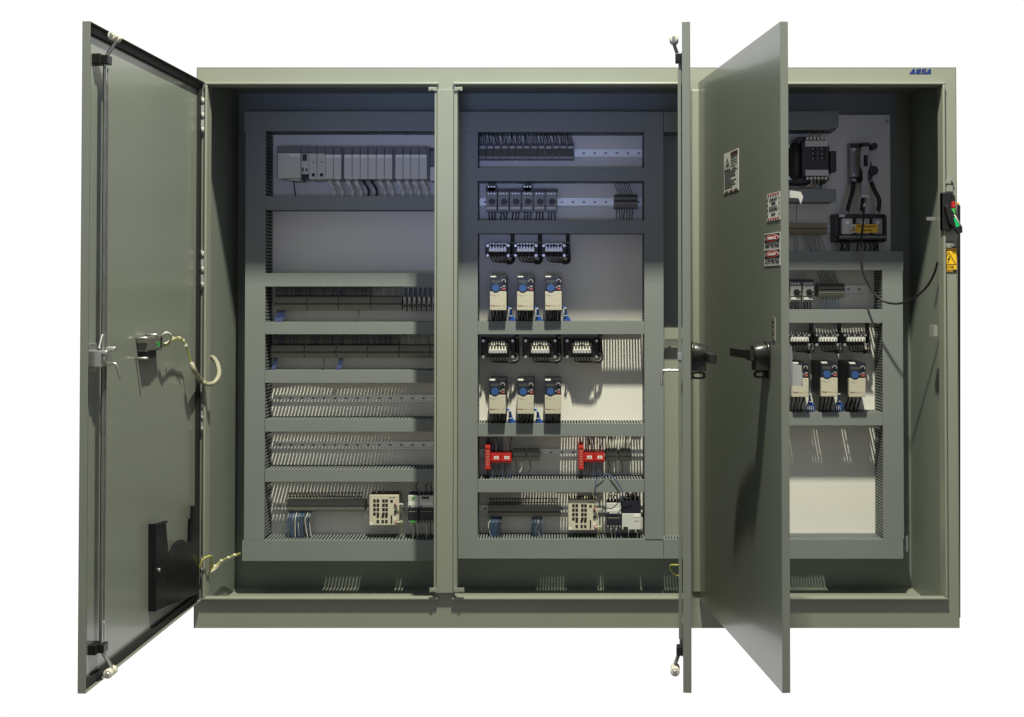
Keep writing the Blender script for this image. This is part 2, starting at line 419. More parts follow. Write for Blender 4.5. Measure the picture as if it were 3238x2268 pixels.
# hinges between left door and jamb
for (y0, y1) in ((219, 300), (562, 648), (905, 968), (1250, 1302)):
    b = MB(); X0,X1,Z0,Z1 = rect(452.5, 459, y0, y1, -.008)
    n = 5; h = (Z1-Z0)/n
    for k in range(n):
        if k % 2 == 0: b.cyl(((X0+X1)/2,-.012,Z0+k*h+.002),((X0+X1)/2,-.012,Z0+(k+1)*h-.002),.0075,12)
        else: b.box(X0, X1, -.016, -.004, Z0+k*h, Z0+(k+1)*h)
    b.box(X0-.002,X0+.002,-.014,-.002,Z0-.004,Z1+.004)
    b.build('hinge', 'lever', ENC)
b = MB(); X0,X1,Z0,Z1 = rect(453, 459, 186, 1343, -.004); b.box(X0, X1, -.006, -.0005, Z0, Z1); b.build('hinge_strip', 'paint', ENC)

# ------------------------------------------------------------------ mounting panels
def panel(x0, x1, y0, y1, label):
    X0,X1,Z0,Z1 = rect(x0,x1,y0,y1,YP)
    r = MB().box(X0,X1,YP,YP+.003,Z0,Z1).build('mounting_panel', 'panel', ENC)
    WLOC[r.name] = WLOC[ENC.name]
    r['label'] = label
    for (u,v) in ((.03,.03),(.97,.03),(.03,.985),(.985,.985)):
        x = X0+(X1-X0)*u; z = Z0+(Z1-Z0)*v
        b = MB(); b.tube([(x,YP-.009,z),(x,YP-.001,z),(x,YP+.001,z),(x,HB-t-.001,z)],lambda k: .009 if k < .5 else .007,8,0,True,1); b.build('stud', 'zinc', r)
    return X0,X1,Z0,Z1
panel(553, 1486, 258, 1252, 'wide white back panel behind the left and middle bays')
panel(1585, 1998, 258, 1250, 'narrow white back panel in the right bay')

# ------------------------------------------------------------------ wiring ducts
def duct(x0, x1, y0, y1, label, group, fill=0.0, fx=None, vert=None, notch=False, yf=YF):
    X0,X1,Z0,Z1 = rect(x0,x1,y0,y1,yf)
    if vert is None: vert = (Z1-Z0) > (X1-X0)
    r = thing('wiring_duct', label, 'wiring duct', ((X0+X1)/2, YP, Z0), group)
    b = MB(); th = .0018
    yb = YP-.0005
    b.box(X0+.001,X1-.001,yb-.002,yb,Z0+.001,Z1-.001)
    pitch, gap = (.0152, .0072) if group == g1 else (.0128, .0062)
    L0, L1 = (Z0,Z1) if vert else (X0,X1)
    n = int((L1-L0)/pitch); off = ((L1-L0)-n*pitch)/2
    for side in (0,1):
        if vert: a0,a1 = (X0+.001, X0+.001+th) if side == 0 else (X1-.001-th, X1-.001)
        else: a0,a1 = (Z0+.001, Z0+.001+th) if side == 0 else (Z1-.001-th, Z1-.001)
        if vert: b.box(a0,a1,yb-.010,yb-.002,L0+.001,L1-.001)
        else: b.box(L0+.001,L1-.001,yb-.010,yb-.002,a0,a1)
        for k in range(n):
            s0 = L0+off+k*pitch+gap/2; s1 = s0+pitch-gap
            if vert: b.box(a0,a1,yf+.0030,yb-.010,s0,s1)
            else: b.box(s0,s1,yf+.0030,yb-.010,a0,a1)
    b.build('slotted_channel', 'duct', r)
    c = MB()
    if notch:
        c.prism([(X0,Z0),(X1-.05,Z0),(X1,Z0+.012),(X1,Z1),(X0,Z1)],'y',yf,yf+.002)
    else:
        c.box(X0,X1,yf,yf+.002,Z0,Z1)
        if vert: c.box(X0,X0+.0009,yf+.002,yf+.010,Z0,Z1); c.box(X1-.0009,X1,yf+.002,yf+.010,Z0,Z1)
        else: c.box(X0,X1,yf+.002,yf+.010,Z0,Z0+.0009); c.box(X0,X1,yf+.002,yf+.010,Z1-.0009,Z1)
    c.build('cover', 'duct', r, bevel=.0006)
    w = MB()
    def strand(a, e, q0, q1, y0, y1, cnt):
        for k in range(cnt):
            q = random.uniform(q0,q1); yy = random.uniform(y0,y1); pts = []
            for i in range(7):
                tt = a+(e-a)*i/6; dq = min(max(q+random.uniform(-.006,.006),q0),q1); dy = min(max(yy+random.uniform(-.008,.008),y0),y1)
                pts.append((X0+dq,dy,tt) if vert else (tt,dy,Z0+dq))
            w.tube(pts, random.choice((.004,.005,.006)), 5, 0, True, 1)
    wid = (X1-X0 if vert else Z1-Z0)
    strand(L0+.004, L1-.004, .008, wid-.008, yb-.018, yb-.010, 10)  # dark strands added along every duct back, so even empty ducts look dark inside
    if fill:
        for rg_ in (fx or [None]):
            a, e = (L0+.004, L1-.004)
            if rg_: a, e = at(rg_[0], (y0+y1)/2, yf).x, at(rg_[1], (y0+y1)/2, yf).x
            strand(a, e, .012, wid-.012, yf+.03, yb-.02, int(26*fill)+6)
            if not vert: w.box(a,e,yf+.022,yb-.022,Z0+.010,Z1-.012)
            else: w.box(X0+.012,X1-.012,yf+.022,yb-.022,a,e)
    w.build('duct_wires_dark_fill', 'wdark', r)
    return r
g1 = 'grey wiring ducts of the left bay'; g2 = 'grey wiring ducts of the middle bay'; g3 = 'grey wiring ducts of the right bay'
duct(548,1027,250,294,'long grey wiring duct across the top of the left bay',g1,.6)
duct(549,594,294.3,1211,'tall upright grey duct at the left end of the left bay',g1,.3)
duct(594.3,1027,440,470.5,'grey duct directly below the controller rack',g1,1)
duct(594.3,1027,612.5,642.5,'grey duct directly above the upper terminal row',g1,1)
duct(594.3,1027,722,749.5,'grey duct between the two terminal rows',g1,1)
duct(594.3,1027,830.5,858.5,'grey duct directly below the lower terminal row',g1)
duct(594.3,1027,940,968,'grey duct between the two bare mounting rails',g1)
duct(594.3,1027,1052,1080.5,'grey duct above the network switch in the left bay',g1)
duct(543,1027,1211.5,1258,'deep grey duct along the bottom of the left bay',g1,.6,[(545,726),(811,886),(912,1020)])
duct(1027.5,1487,250.5,296,'grey duct across the top of the middle bay',g2,.8)
duct(1027.5,1071,296.3,1209,'tall upright duct just right of the centre post',g2,.8)
duct(1445,1488,296.3,1212,'tall upright duct with its lower cover hanging loose',g2,.6)
duct(1071.3,1444.7,376.5,406,'grey duct between the relay row and the motor starters',g2,1)
duct(1071.3,1444.7,494,523.5,'grey duct directly below the motor starters',g2,1)
duct(1071.3,1444.7,720.5,749.5,'grey duct below the upper row of drives',g2,1,[(1072,1352)])
duct(1071.3,1444.7,949.5,978.5,'grey duct below the lower row of drives in the middle bay',g2,1,[(1072,1240)])
duct(1071.3,1444.7,1075.5,1104,'grey duct directly below the red safety relays',g2,1,[(1072,1170)])
duct(1027.5,1487.5,1209.3,1252.6,'deep grey duct along the bottom of the middle bay',g2,.6,[(1030,1206),(1274,1344),(1358,1438),(1443,1486)])
duct(1488,1560,250.5,296,'short stub of duct right of the middle bay top duct',g2,.5)
duct(1488.3,1560,1209.3,1252.6,'short stub of duct behind the edge on door at the bottom',g2)
duct(1592,1880.5,249.5,291.5,'short top duct over the big black transformer',g3,1,notch=True)
duct(1592,1875,424,453,'short duct directly below the big black transformer',g3,1)
duct(1592,2025.5,563.5,606,'dark wide duct below the power distribution block',g3,1)
duct(1980,2025.5,606.3,1209,'tall upright duct on the right side of the right bay',g3,.8)
duct(1592,1979.6,693.8,724,'grey duct just above the right bay reactors',g3,.9,[(1600,1770)])
duct(1592,1979.6,924.8,954,'grey duct below the right bay drives',g3,.55,[(1600,1700)])
duct(1592,2025.5,1209.3,1253,'deep grey duct along the bottom of the right bay',g3,.6,[(1860,2020)])
# plate and bracket between the middle and the right bay
X0,X1,Z0,Z1 = rect(1489.5,1575,776,1206,.47)
fp = thing('filler_plate', 'grey steel plate upright beside the loose covered duct', 'plate', ((X0+X1)/2,.47,Z0))
xa_, xb_ = at(1519,776,.47).x, at(1538,1206,.47).x
MB().prism([(X0,Z0),(xb_,Z0),(xa_,Z1),(X0,Z1)],'y',.47,.473).build('sheet','paint',fp)
X0,X1,Z0,Z1 = rect(1489.5,1575,735,760,.42); MB().box(X0,X1,.42,.423,Z0,Z1).build('ledge','paint',fp)
b = MB(); b.box(X0,X0+.01,.4731,.51,Z0-.02,Z0+.02); b.box(X0+.02,X0+.03,.4235,.47,Z0+.001,Z1-.001); b.build('bracket','zinc',fp)
# small clip at the right end of the bottom duct
X0,X1,Z0,Z1 = rect(2026.5,2036,1203,1237,.45)
o = MB().box(X0,X1,.45,.58,Z0,Z1).build('mounting_clip','duct',None,loc=((X0+X1)/2,.45,Z0)); tag(o,'small grey clip at the right end of the right bay bottom duct','clip')

# ------------------------------------------------------------------ mounting rails
def rail(x0, x1, y0, y1, label, holes=None):
    yf = YP-.0095
    X0,X1,Z0,Z1 = rect(x0,x1,y0,y1,yf); zc = (Z0+Z1)/2; h = .0175
    r = thing('mounting_rail', label, 'rail', ((X0+X1)/2, YP, zc-h), 'steel rails across the panels')
    b = MB()
    b.box(X0,X1,yf+.0075,yf+.0085,zc-.0125,zc+.0125)
    for s in (-1,1):
        b.box(X0,X1,yf,yf+.0075,zc+s*.0125-.0005,zc+s*.0125+.0005); b.box(X0,X1,yf,yf+.001,zc+s*.013,zc+s*h)
    d = b; p = .0505; n = int((X1-X0)/p)
    for k in range(n):
        xx = X0+.03+k*p
        d.box(xx-.006,xx+.006,yf+.0070,yf+.0076,zc-.0028,zc+.0028,1)
    d.build('strip',['rail','hole'],r)
rail(612,1020,885,902,'bare steel rail between ducts in the left bay, upper of two')
rail(612,1020,990,1007,'bare steel rail between ducts in the left bay, lower of two')
rail(612,1020,1125,1146,'steel rail carrying the left network switch')
rail(612,1020,674,692,'steel rail behind the upper terminal row')
rail(612,1020,782,800,'steel rail behind the lower terminal row')
rail(1072,1444,335,351,'steel rail right of the relay row')
rail(1072,1444,444.5,461,'steel rail carrying the motor starters in the middle bay')
rail(1072,1444,1007,1023.5,'steel rail carrying the red safety relays')
rail(1072,1444,1133,1150,'steel rail carrying the right network switch')
rail(1592,1958,640,657,'steel rail carrying the starters in the right bay')
rail(1592,1862,504,520,'steel rail behind the ivory terminal strip')

# ------------------------------------------------------------------ placing helper
def place(x0, x1, y0, y1, depth):      # device front rectangle -> centre X, bottom Z, width, height
    X0,X1,Z0,Z1 = rect(x0,x1,y0,y1,YP-depth)
    return (X0+X1)/2, Z0, X1-X0, Z1-Z0
RX = Matrix.Rotation(R_(90), 4, 'X')
def face(x, y, z): return Matrix.Translation((x,y,z)) @ RX

# ------------------------------------------------------------------ drives
def make_drive(loc, label, group):
    r = thing('motor_drive', label, 'drive', loc, group)
    w, h = .0365, .151
    b = MB(); b.box(-w,w,-.150,0,0,h)
    for k in range(7): b.box(-w+.006+k*.0095,-w+.010+k*.0095,-.14,-.02,h,h+.001)
    b.box(-.010,.012,-.130,-.11,h,h+.006)
    b.build('housing','black',r,world=False,bevel=.002)
    fr = MB(); fr.box(-w,w,-.172,-.150,.0,.0835); 
    fr.build('front_cover','beige',r,world=False,bevel=.002)
    k = MB(); k.box(-w,w,-.171,-.150,.0838,h); k.cyl((-.011,-.1735,.099),(-.011,-.16,.099),.0205,26)
    k.build('keypad','navy',r,world=False,bevel=.0008)
    MB().cyl((-.011,-.1755,.099),(-.011,-.170,.099),.0162,26).build('dial','blue',r,world=False)
    MB().box(-.030,.008,-.1716,-.1705,.121,.134).build('display','lcd',r,world=False)
    q = MB(); q.cyl((.0235,-.178,.128),(.0235,-.171,.128),.0065,16,0)
    for i in range(9):
        a0, a1 = R_(-30+i*24), R_(-30+(i+1)*24)
        P = lambda a, rr: (.0235+rr*math.cos(a), .128+rr*math.sin(a))
        q.prism([P(a0,.0078),P(a0,.0098),P(a1,.0098),P(a1,.0078)],'y',-.1722,-.1705,1)
    q.build('knob',['black','psu'],r,world=False)
    q = MB(); q.box(.0205,.0315,-.1725,-.1705,.1035,.1095); q.box(.010,.017,-.1725,-.1705,.0985,.103); q.build('button','lever',r,world=False)
    MB().box(.0195,.0325,-.1725,-.1705,.0915,.0985).build('stop_button','redbtn',r,world=False)
    MB().box(-.034,-.0095,-.1728,-.150,.1462,.1522).build('name_tag','label',r,world=False)
    tx = MB()
    tx.text('Power',.0105,face(-.0225,-.1722,.0205),0,bold=.0003,shear=.15,width=.022)
    tx.text('Flex',.0105,face(-.004,-.1722,.0205),1,shear=.15,width=.013)
    tx.text('525',.0075,face(.0085,-.1722,.0200),1,width=.009)
    tx.box(.021,.031,-.1723,-.1718,.0165,.0265,1); tx.box(.0225,.0295,-.1726,-.1720,.0180,.0250,2); tx.box(.0245,.0255,-.1728,-.1722,.018,.025,1)
    for i in range(5): tx.box(.003+i*.006,.0055+i*.006,-.1723,-.1718,.047,.0485,1)
    for i in range(4): tx.box(-.031+i*.0065,-.0288+i*.0065,-.1723,-.1718,.066-i*.0018,.0705-i*.0018,3)
    tx.box(.001,.0035,-.1723,-.1718,.065,.068,3); tx.box(.0205,.0215,-.1723,-.1718,.073,.080,3)
    for i in range(15): tx.box(-.034+i*.0046,-.0322+i*.0046,-.1723,-.1718,.0045,.0062,1)
    tx.build('lettering',['brown','faint','beige','ink'],r,world=False)
    return r
WIREY = lambda: random.uniform(-.13,-.06)
def add_drive_wires(r, blue=True, lean=0.0):
    for i in range(8):
        x = -.030+i*.0085
        b = MB(); y = -.135+ (i%2)*.03
        b.tube([(x,y,.012),(x+random.uniform(-.002,.002),y,-.02),(x+random.uniform(-.006,.004)-lean,y+.02,-.045),(x+random.uniform(-.006,.006)-lean,y+.03,-.075)], .0034, 6)
        b.build('power_wire','wblack',r,world=False)
    if blue:
        b = MB()
        for i in range(5):
            o = i*.0030
            b.tube([(.036,-.10,.006+o*.5),(.044+o*.4,-.125,.012),(.050+o*.4,-.13+o,.0),(.049+o,-.12+o,-.025),(.044+o*2.6,-.11,-.05),(.048+o*2.6,-.10,-.080)], .0032, 5)
        b.build('control_cable','wblue',r,world=False)
        b = MB(); b.tube([(.046,-.135,.007),(.058,-.135,.008)],.0022,6); b.tube([(.046,-.135,.006),(.047,-.128,-.026),(.047,-.1285,-.026),(.063,-.126,-.025)],.0014,6,0,True,1); b.build('cable_tie','nylon',r,world=False)
V = [(1097.6,1135.2,619,696),(1159.2,1197,619,696),(1222,1259.4,619,696),
     (1096.6,1134.7,851,928),(1159,1197,851,928),(1222,1259,851,928),
     (1775.5,1813.8,811,890),(1839.7,1879,811,890),(1902,1942,811,890)]
vlab = ['beige and black drive, left one below the small reactors','beige and black drive, middle one below the small reactors','beige and black drive, right one below the small reactors',
 'beige and black drive, left one above the red safety relays','beige and black drive, middle one above the red safety relays','beige drive without blue cable, right one above the red safety relays',
 'beige drive half hidden by a steel bracket of the right door','beige drive in the middle of the right bay row','beige drive at the right end of the right bay row']
vg = 'variable speed drives'
def vloc(v): 
    x,z,w,h = place(*v,.172); return (x, YP-.0005, z)
drive0 = make_drive(vloc(V[0]), vlab[0], vg)
dr = [drive0] + [copy_tree(drive0, vloc(V[i]), vlab[i]) for i in range(1,9)]
for i, d in enumerate(dr):
    add_drive_wires(d, i != 5 and i != 8, random.uniform(-.004,.004)); d.rotation_euler = (R_(random.uniform(-.4,.4)), R_(random.uniform(-.5,.5)), R_(random.uniform(-.6,.6)))

# ------------------------------------------------------------------ reactors
def make_reactor(loc, label, group, big):
    r = thing('line_reactor', label, 'reactor', loc, group)
    w, h = (.076, .074) if big else (.056, .046)
    d = .085
    b = MB(); b.box(-w,w,-d+.01,-.012,.006,h-.006); b.box(-w+.016,w-.016,-d,-.008,-.004,h+.004)
    b.box(-w-.006,-w+.014,-.010,0,-.008,h+.008); b.box(w-.014,w+.006,-.010,0,-.008,h+.008)
    b.build('core','core',r,world=False,bevel=.002)
    q = MB()
    for i in range(3): q.tube([(-w*.5+i*w*.5,-d-.004,h*.1),(-w*.5+i*w*.5,-d-.012,h*.5),(-w*.5+i*w*.5,-d-.004,h*.9)],.012,8)
    q.build('coil','core',r,world=False)
    s = MB(); z0 = .016 if big else .014
    tw = .040 if big else .039
    s.box(-tw,tw,-d-.030,-d,z0,z0+.017)
    s.build('terminal_strip','label' if not big else 'psu',r,world=False)
    for i in range(6):
        x = -tw+.0065+i*(2*tw-.013)/5
        s2 = MB()
        s2.box(x-.0035,x+.0035,-d-.033,-d-.030,z0+.003,z0+.014,1)
        s2.box(x-.003,x+.003,-d-.024,-d-.010,z0+.017,z0+(.030 if big else .024),0 if big else 1)
        if big: s2.box(x*.82-.003,x*.82+.003,-d-.018,-d-.004,z0+.034,z0+.052,0)
        else: s2.box(x*1.05-.003,x*1.05+.003,-d-.01,-d,z0+.026,z0+.040,1)
        s2.build('terminal','nylon zinc'.split(),r,world=False)
    for x in (-w+.010, w-.010):
        for z in (h-.004, -.002):
            k = MB(); k.cyl((x,-.010,z),(x,-d-.008,z),.0042,8); k.cyl((x,-d-.004,z),(x,-d-.010,z),.007,6); k.build('bolt','zinc',r,world=False)
    hx = w+.006
    ext = .135 if not big else .100
    for i in range(6):
        x = -tw+.0065+i*(2*tw-.013)/5; e = .004+.0017*i
        k = MB(); k.tube([(x,-d-.026,z0+.002),(x,-d-.028,z0-.010),(x+.004,-d-.02,-.012-e*.6),(x+.016+.004*i,-d-.012,-.030-.0010*i if not big else -.024),(hx-.018,-d-.004+e*.3,-.034 if not big else -.026),(hx,-d+.008,-.033 if not big else -.022)], .0030, 6)
        k.build('lead_wire','wblack',r,world=False)
    k = MB(); zb = -.034 if not big else -.024
    k.tube([(hx-.022,-d+.002,zb),(hx-.004,-d+.004,zb+.001),(hx+.006,-d+.012,zb+.012),(hx+.005,-d+.02,zb+.04),(hx+.002,-d+.022,h),(hx,-d+.02,ext)], .0088, 9)
    k.build('wire_harness','wblack',r,world=False)
    for z in (zb+.035,h+.01):
        k = MB(); k.cyl((hx+.004,-d+.020,z-.0018),(hx+.004,-d+.020,z+.0018),.0095,10); k.build('cable_tie','nylon' if big else 'lever',r,world=False)
    return r
def rloc(x0,x1,y0,y1):
    x,z,w,h = place(x0,x1,y0,y1,.085); return (x, YP-.0005, z)
RS = [(1088.5,1145,549,572),(1151,1207,549,572),(1214,1270,549,572)]
rlab = ['black','black','black']
rs0 = make_reactor(rloc(*RS[0]), 'small black reactor, left of the three above the upper drives', 'small black reactors', False)
copy_tree(rs0, rloc(*RS[1]), 'small black reactor, middle of the three above the upper drives')
copy_tree(rs0, rloc(*RS[2]), 'small black reactor, right of the three above the upper drives')
RB = [(1079.6,1154,761,799),(1174,1249,761,799),(1267,1342,761,799)]
rb0 = make_reactor(rloc(*RB[0]), 'large black reactor, left of the three between two rows of drives', 'large black reactors', True)
copy_tree(rb0, rloc(*RB[1]), 'large black reactor, middle of the three between two rows of drives')
copy_tree(rb0, rloc(*RB[2]), 'large black reactor, right one beside the bright slot streaks')
R3 = [(1768,1812,742,772),(1831,1876,742,772),(1893,1939,742,772)]
def make_r3(i, lab): 
    c = copy_tree(rs0, rloc(*R3[i]), lab, 'right bay reactors'); return c
make_r3(0,'black reactor cut off by the right door edge, right bay')
make_r3(1,'black reactor in the middle of the right bay reactor row')
make_r3(2,'black reactor at the right end of the right bay reactor row')

# ------------------------------------------------------------------ motor starters
def make_starter(loc, label, group, adapter):
    r = thing('motor_starter', label, 'motor starter', loc, group)
    w, h, d = .0252, .090, .075
    b = MB(); b.box(-w,w,-d,-.031,.0,h); b.box(-w+.001,w-.001,-d-.012,-d,.026,h-.020); b.box(-w,w,-.031,0,.02,h-.02)
    b.build('housing','starter',r,world=False,bevel=.0015)
    k = MB(); k.cyl((.002,-d-.012,.044),(.002,-d-.020,.044),.0135,20); k.box(-.004,.020,-d-.028,-d-.019,.040,.048)
    k.build('rotary_knob','black',r,world=False)
    MB().box(-w+.003,w-.005,-d-.0135,-d,.010,.0215).build('label_plate','psu',r,world=False)
    for i in range(3):
        x = -.0135+i*.0135
        s = MB(); s.cyl((x,-d+.0004,h-.009),(x,-d-.002,h-.009),.0035,10); s.build('screw','zinc',r,world=False)
    return r
def starter_top(r, adapter):
    w, h, d = .0252, .090, .075
    b = MB()
    if adapter:
        b.box(-w,w-.002,-d-.004,-d+.04,h+.001,h+.026); b.cyl((0,-d-.004,h+.02),(0,-d+.01,h+.02),.02,16)
        for i in range(3): b.cyl((-.013+i*.013,-d-.003,h+.022),(-.013+i*.013,-d-.008,h+.022),.0042,10,1)
    else: b.box(-w-.002,w+.003,-d+.004,-d+.03,h+.001,h+.012)
    b.build('feed_adapter' if adapter else 'busbar_cover',['black','zinc'],r,world=False)
    for i in range(3):
        x = -.0135+i*.0135
        k = MB(); k.tube([(x,-d+.02,.004),(x+.001,-d+.012,-.014),(x+random.uniform(-.003,.003),-d+.014,-.032),(x+random.uniform(-.004,.004),-d+.02,-.05)],.0026,6); k.build('load_wire','wblack',r,world=False)
X_ = [(1090+26.9*i, 1114+26.9*i, 428.5, 474.5) for i in range(6)]
def sloc(v): x,z,w,h = place(*v,.080); return (x, YP-.0005, z)
sgp = 'grey motor starters with rotary knobs'
slabs = ['motor starter with a black feed adapter at the left end of the row','second motor starter from the left in the row of six','third motor starter from the left, beside a feed adapter','motor starter with a black feed adapter in mid row','fifth motor starter from the left in the row of six','motor starter at the right end of the row of six']
st0 = make_starter(sloc(X_[0]), slabs[0], sgp, True)
sts = [st0]+[copy_tree(st0, sloc(X_[i]), slabs[i]) for i in range(1,6)]
s3 = [copy_tree(st0, sloc(v), lb) for v,lb in (((1772,1796,632,677),'right bay motor starter beside the door edge'),((1800,1824,632,677),'right bay motor starter beside the small terminal block'))]
for i, s_ in enumerate(sts+s3): starter_top(s_, i in (0,3))

# ------------------------------------------------------------------ terminal blocks
def make_block(loc, w, h, d, n, label, group, m='term', holes=True, prof='tall'):
    r = thing('terminal_block', label, 'terminal block', loc, group)
    b = MB(); pw = w/n
    for k in range(n):
        x0 = -w/2+k*pw+.0003; x1 = x0+pw-.0006
        b.prism([(-.030,h*.02),(-d*.75,h*.05),(-d,h*.34),(-d,h*.60),(-d*.80,h*.97),(-.030,h)],'x',x0,x1)
    b.box(-w/2+.0005,w/2-.0005,-d*.72,0,h*.1,h*.9)
    q = b
    for k in range(n):
        x = -w/2+(k+.5)*pw
        q.box(x-pw*.30,x+pw*.30,-d-.0006,-d+.002,h*.41,h*.57,1)
    for k in range(n):
        x = -w/2+(k+.5)*pw
        q.box(x-pw*.18,x+pw*.18,-d*.93-.003,-d*.9,h*.215,h*.25,2)
        q.box(x-pw*.18,x+pw*.18,-d*.93-.003,-d*.9,h*.70,h*.73,2)
    q.build('housing',[m,'hole','termlite'],r,world=False)
    return r
def comb(r, w, n, z0, z1, y, mats, rad=.0012, name='wire_bundle', jit=.002, drop=0., ferr=True):
    b = MB()
    for k in range(n):
        if random.random() < drop: continue
        x = -w/2+(k+.5)*w/n; m = random.randrange(len(mats)-1) if len(mats) > 2 else 0
        x2 = x+random.uniform(-jit,jit)*2
        b.tube([(x,y,z0),(x+random.uniform(-jit,jit)*.4,y-.006,z0+(z1-z0)*.3),(x2,y-.002,z0+(z1-z0)*.7),(x2+random.uniform(-jit,jit),y+.012,z1)],rad,5,m,True,2)
        if ferr: b.tube([(x,y-.001,z0),(x,y-.004,z0+(z1-z0)*.16)],rad*1.35,5,len(mats)-1,True,1)
    return b.build(name, mats, r, world=False)
def blk(v, d, n, label, group, **kw):
    x,z,w,h = place(*v,d); r = make_block((x,YP-.0005,z), w, h, d, n, label, group, **kw); r['_w']=0
    del r['_w']; return r, w, h
D_ = .070
tg = 'terminal block banks of the left bay'
rows = [((614,686.8),(688,757.4),(759,830),(831.6,900.5)), ((607,680.3),(682.3,752),(753.8,823),(824.6,893.8),(895.6,963.4),(965,1020))]
for ri, row in enumerate(rows):
    for i, (a, e) in enumerate(row):
        nm = ['upper','lower'][ri]
        y0, y1 = (664.5,697.5) if ri == 0 else (774,805)
        if i == len(row)-1 and ri == 1: lab = 'grey terminal block cut off by the centre post, lower terminal row'
        else: lab = '%s grey terminal block from the left in the %s terminal row' % (ORD[i], nm)
        r, w, h = blk((a,e,y0,y1), D_, 13 if e-a > 60 else 10, lab, tg)
        zt = at(700,[643,750.5][ri],YF+.03).z - at(700,y1,YP-D_).z
        light = (ri == 0 and i == 3) or (ri == 1 and i >= 4)
        comb(r, w*.97, 18, h*.93, zt, -.050, ['wwhite','wgrey','wblack'] if light else ['wgrey','starter','wsteel','hole'], .0015)
        if not light: comb(r, w*.97, 18, h*.97, zt+.002, -.036, ['wgrey','hole'], .0017)
        if not light: 
            b = MB(); b.box(-w/2,w/2,-.034,-.030,h*.95,zt+.006); b.build('wire_backing_mass','wgrey',r,world=False)
        if i == 0:
            for k in range(6 if ri == 0 else 3):
                b = MB(); x = -w/2+.012+k*.0065
                zb = at(700,[722,830][ri],YF+.03).z-at(700,y1,YP-D_).z
                b.tube([(x,-.05,.004),(x+.001,-.058,-.014),(x-.003,-.06,-.03),(x-.008+random.uniform(-.002,.002),-.075,zb)],.0023,6); b.build('field_wire','wnavy',r,world=False)
        if (ri, i) in ((0,2),(1,1)):
            b = MB(); zb = at(700,[722,830][ri],YF+.03).z-at(700,y1,YP-D_).z
            b.tube([(w*.1,-.05,.002),(w*.13,-.06,-.015),(w*.12,-.065,-.03),(w*.08,-.075,zb)],.0022,6); b.build('field_wire','wblack',r,world=False)
        if (ri, i) == (1,2):
            for k in range(4):
                b = MB(); x = -w/2+.008+k*.006; zb = at(700,830,YF+.03).z-at(700,805,YP-D_).z
                b.tube([(x,-.05,.004),(x+.001,-.058,-.014),(x-.002,-.06,-.03),(x-.008,-.075,zb)],.0021,6); b.build('field_wire','wnavy',r,world=False)
# slim fuse terminals at the end of the upper row
def make_slim(loc, label, group):
    r = thing('fuse_terminal', label, 'terminal', loc, group)
    MB().prism([(-.02,0),(-.05,0),(-.068,.012),(-.074,.03),(-.070,.066),(-.02,.066)],'x',-.0060,.0060).build('body','termlite',r,world=False,bevel=.001)
    b = MB(); b.prism([(-.066,.045),(-.080,.047),(-.080,.066),(-.062,.066)],'x',-.0045,.0045); b.build('fuse_lever','psu',r,world=False)
    MB().box(-.0035,.0035,-.0765,-.06,.020,.034).build('slot','hole',r,world=False)
    for s in (-1,1):
        k = MB(); k.tube([(s*.003,-.05,.064),(s*.004,-.056,.078),(s*.003+.001,-.05,.105)],.0024,6); k.build('blue_wire','wsteel',r,world=False)
    return r
sg_ = 'slim fuse terminals'
for i in range(9):
    xa = 903.2+10.95*i + (4 if i > 6 else 0)
    x,z,w,h = place(xa, xa+9, 664.5, 698.5, .07)
    lab = '%s slim fuse terminal with blue wires, counting from the last grey block' % ORD[i]
    if i == 0: sl0 = make_slim((x,YP-.0005,z), lab, sg_)
    else: copy_tree(sl0, (x,YP-.0005,z), lab)
# bottom strips with a marker comb
for (v, lab, wx) in (((642,817,1121,1150),'long grey terminal strip left of the left network switch',((644,697,13),)),
                     ((1093.6,1258,1133.5,1162),'long grey terminal strip left of the right network switch',((1097,1125,7),(1192,1216,5)))):
    r, w, h = blk(v, .068, 44, lab, 'long terminal strips at the cabinet bottom')
    q = MB(); zc = h+.012
    q.box(-w/2+.005,w/2-.01,-.062,-.058,zc-.0015,zc+.0015); q.box(-w/2+.005,w/2-.01,-.062,-.058,zc+.0165,zc+.0195)
    for k in range(22): 
        x = -w/2+.01+k*(w-.02)/22; q.box(x,x+.003,-.061,-.057,zc+.0016,zc+.0164)
    q.build('bridge_comb','hole',r,world=False)
    for (a,e,n) in wx:
        xa = at(a,v[3],YP-.07).x-r.location.x; xe = at(e,v[3],YP-.07).x-r.location.x
        zb = at(700,1213,YF+.02).z-r.location.z
        for k in range(n*2):
            x = xa+(xe-xa)*(k+.5)/(n*2)
            b = MB(); y = -.050-.012*(k%2)
            b.tube([(x,-.045,.004),(x+.001,y-.008,-.012),(x-.004+random.uniform(-.003,.003),y-.016,-.035),(x+.004+random.uniform(-.005,.005),y-.012,zb)],.0021,6)
            b.build('field_wire',random.choice(['wsteel','wsteel','wwhite'] if k%3==0 else ['wsteel','wdark','wsteel']),r,world=False)
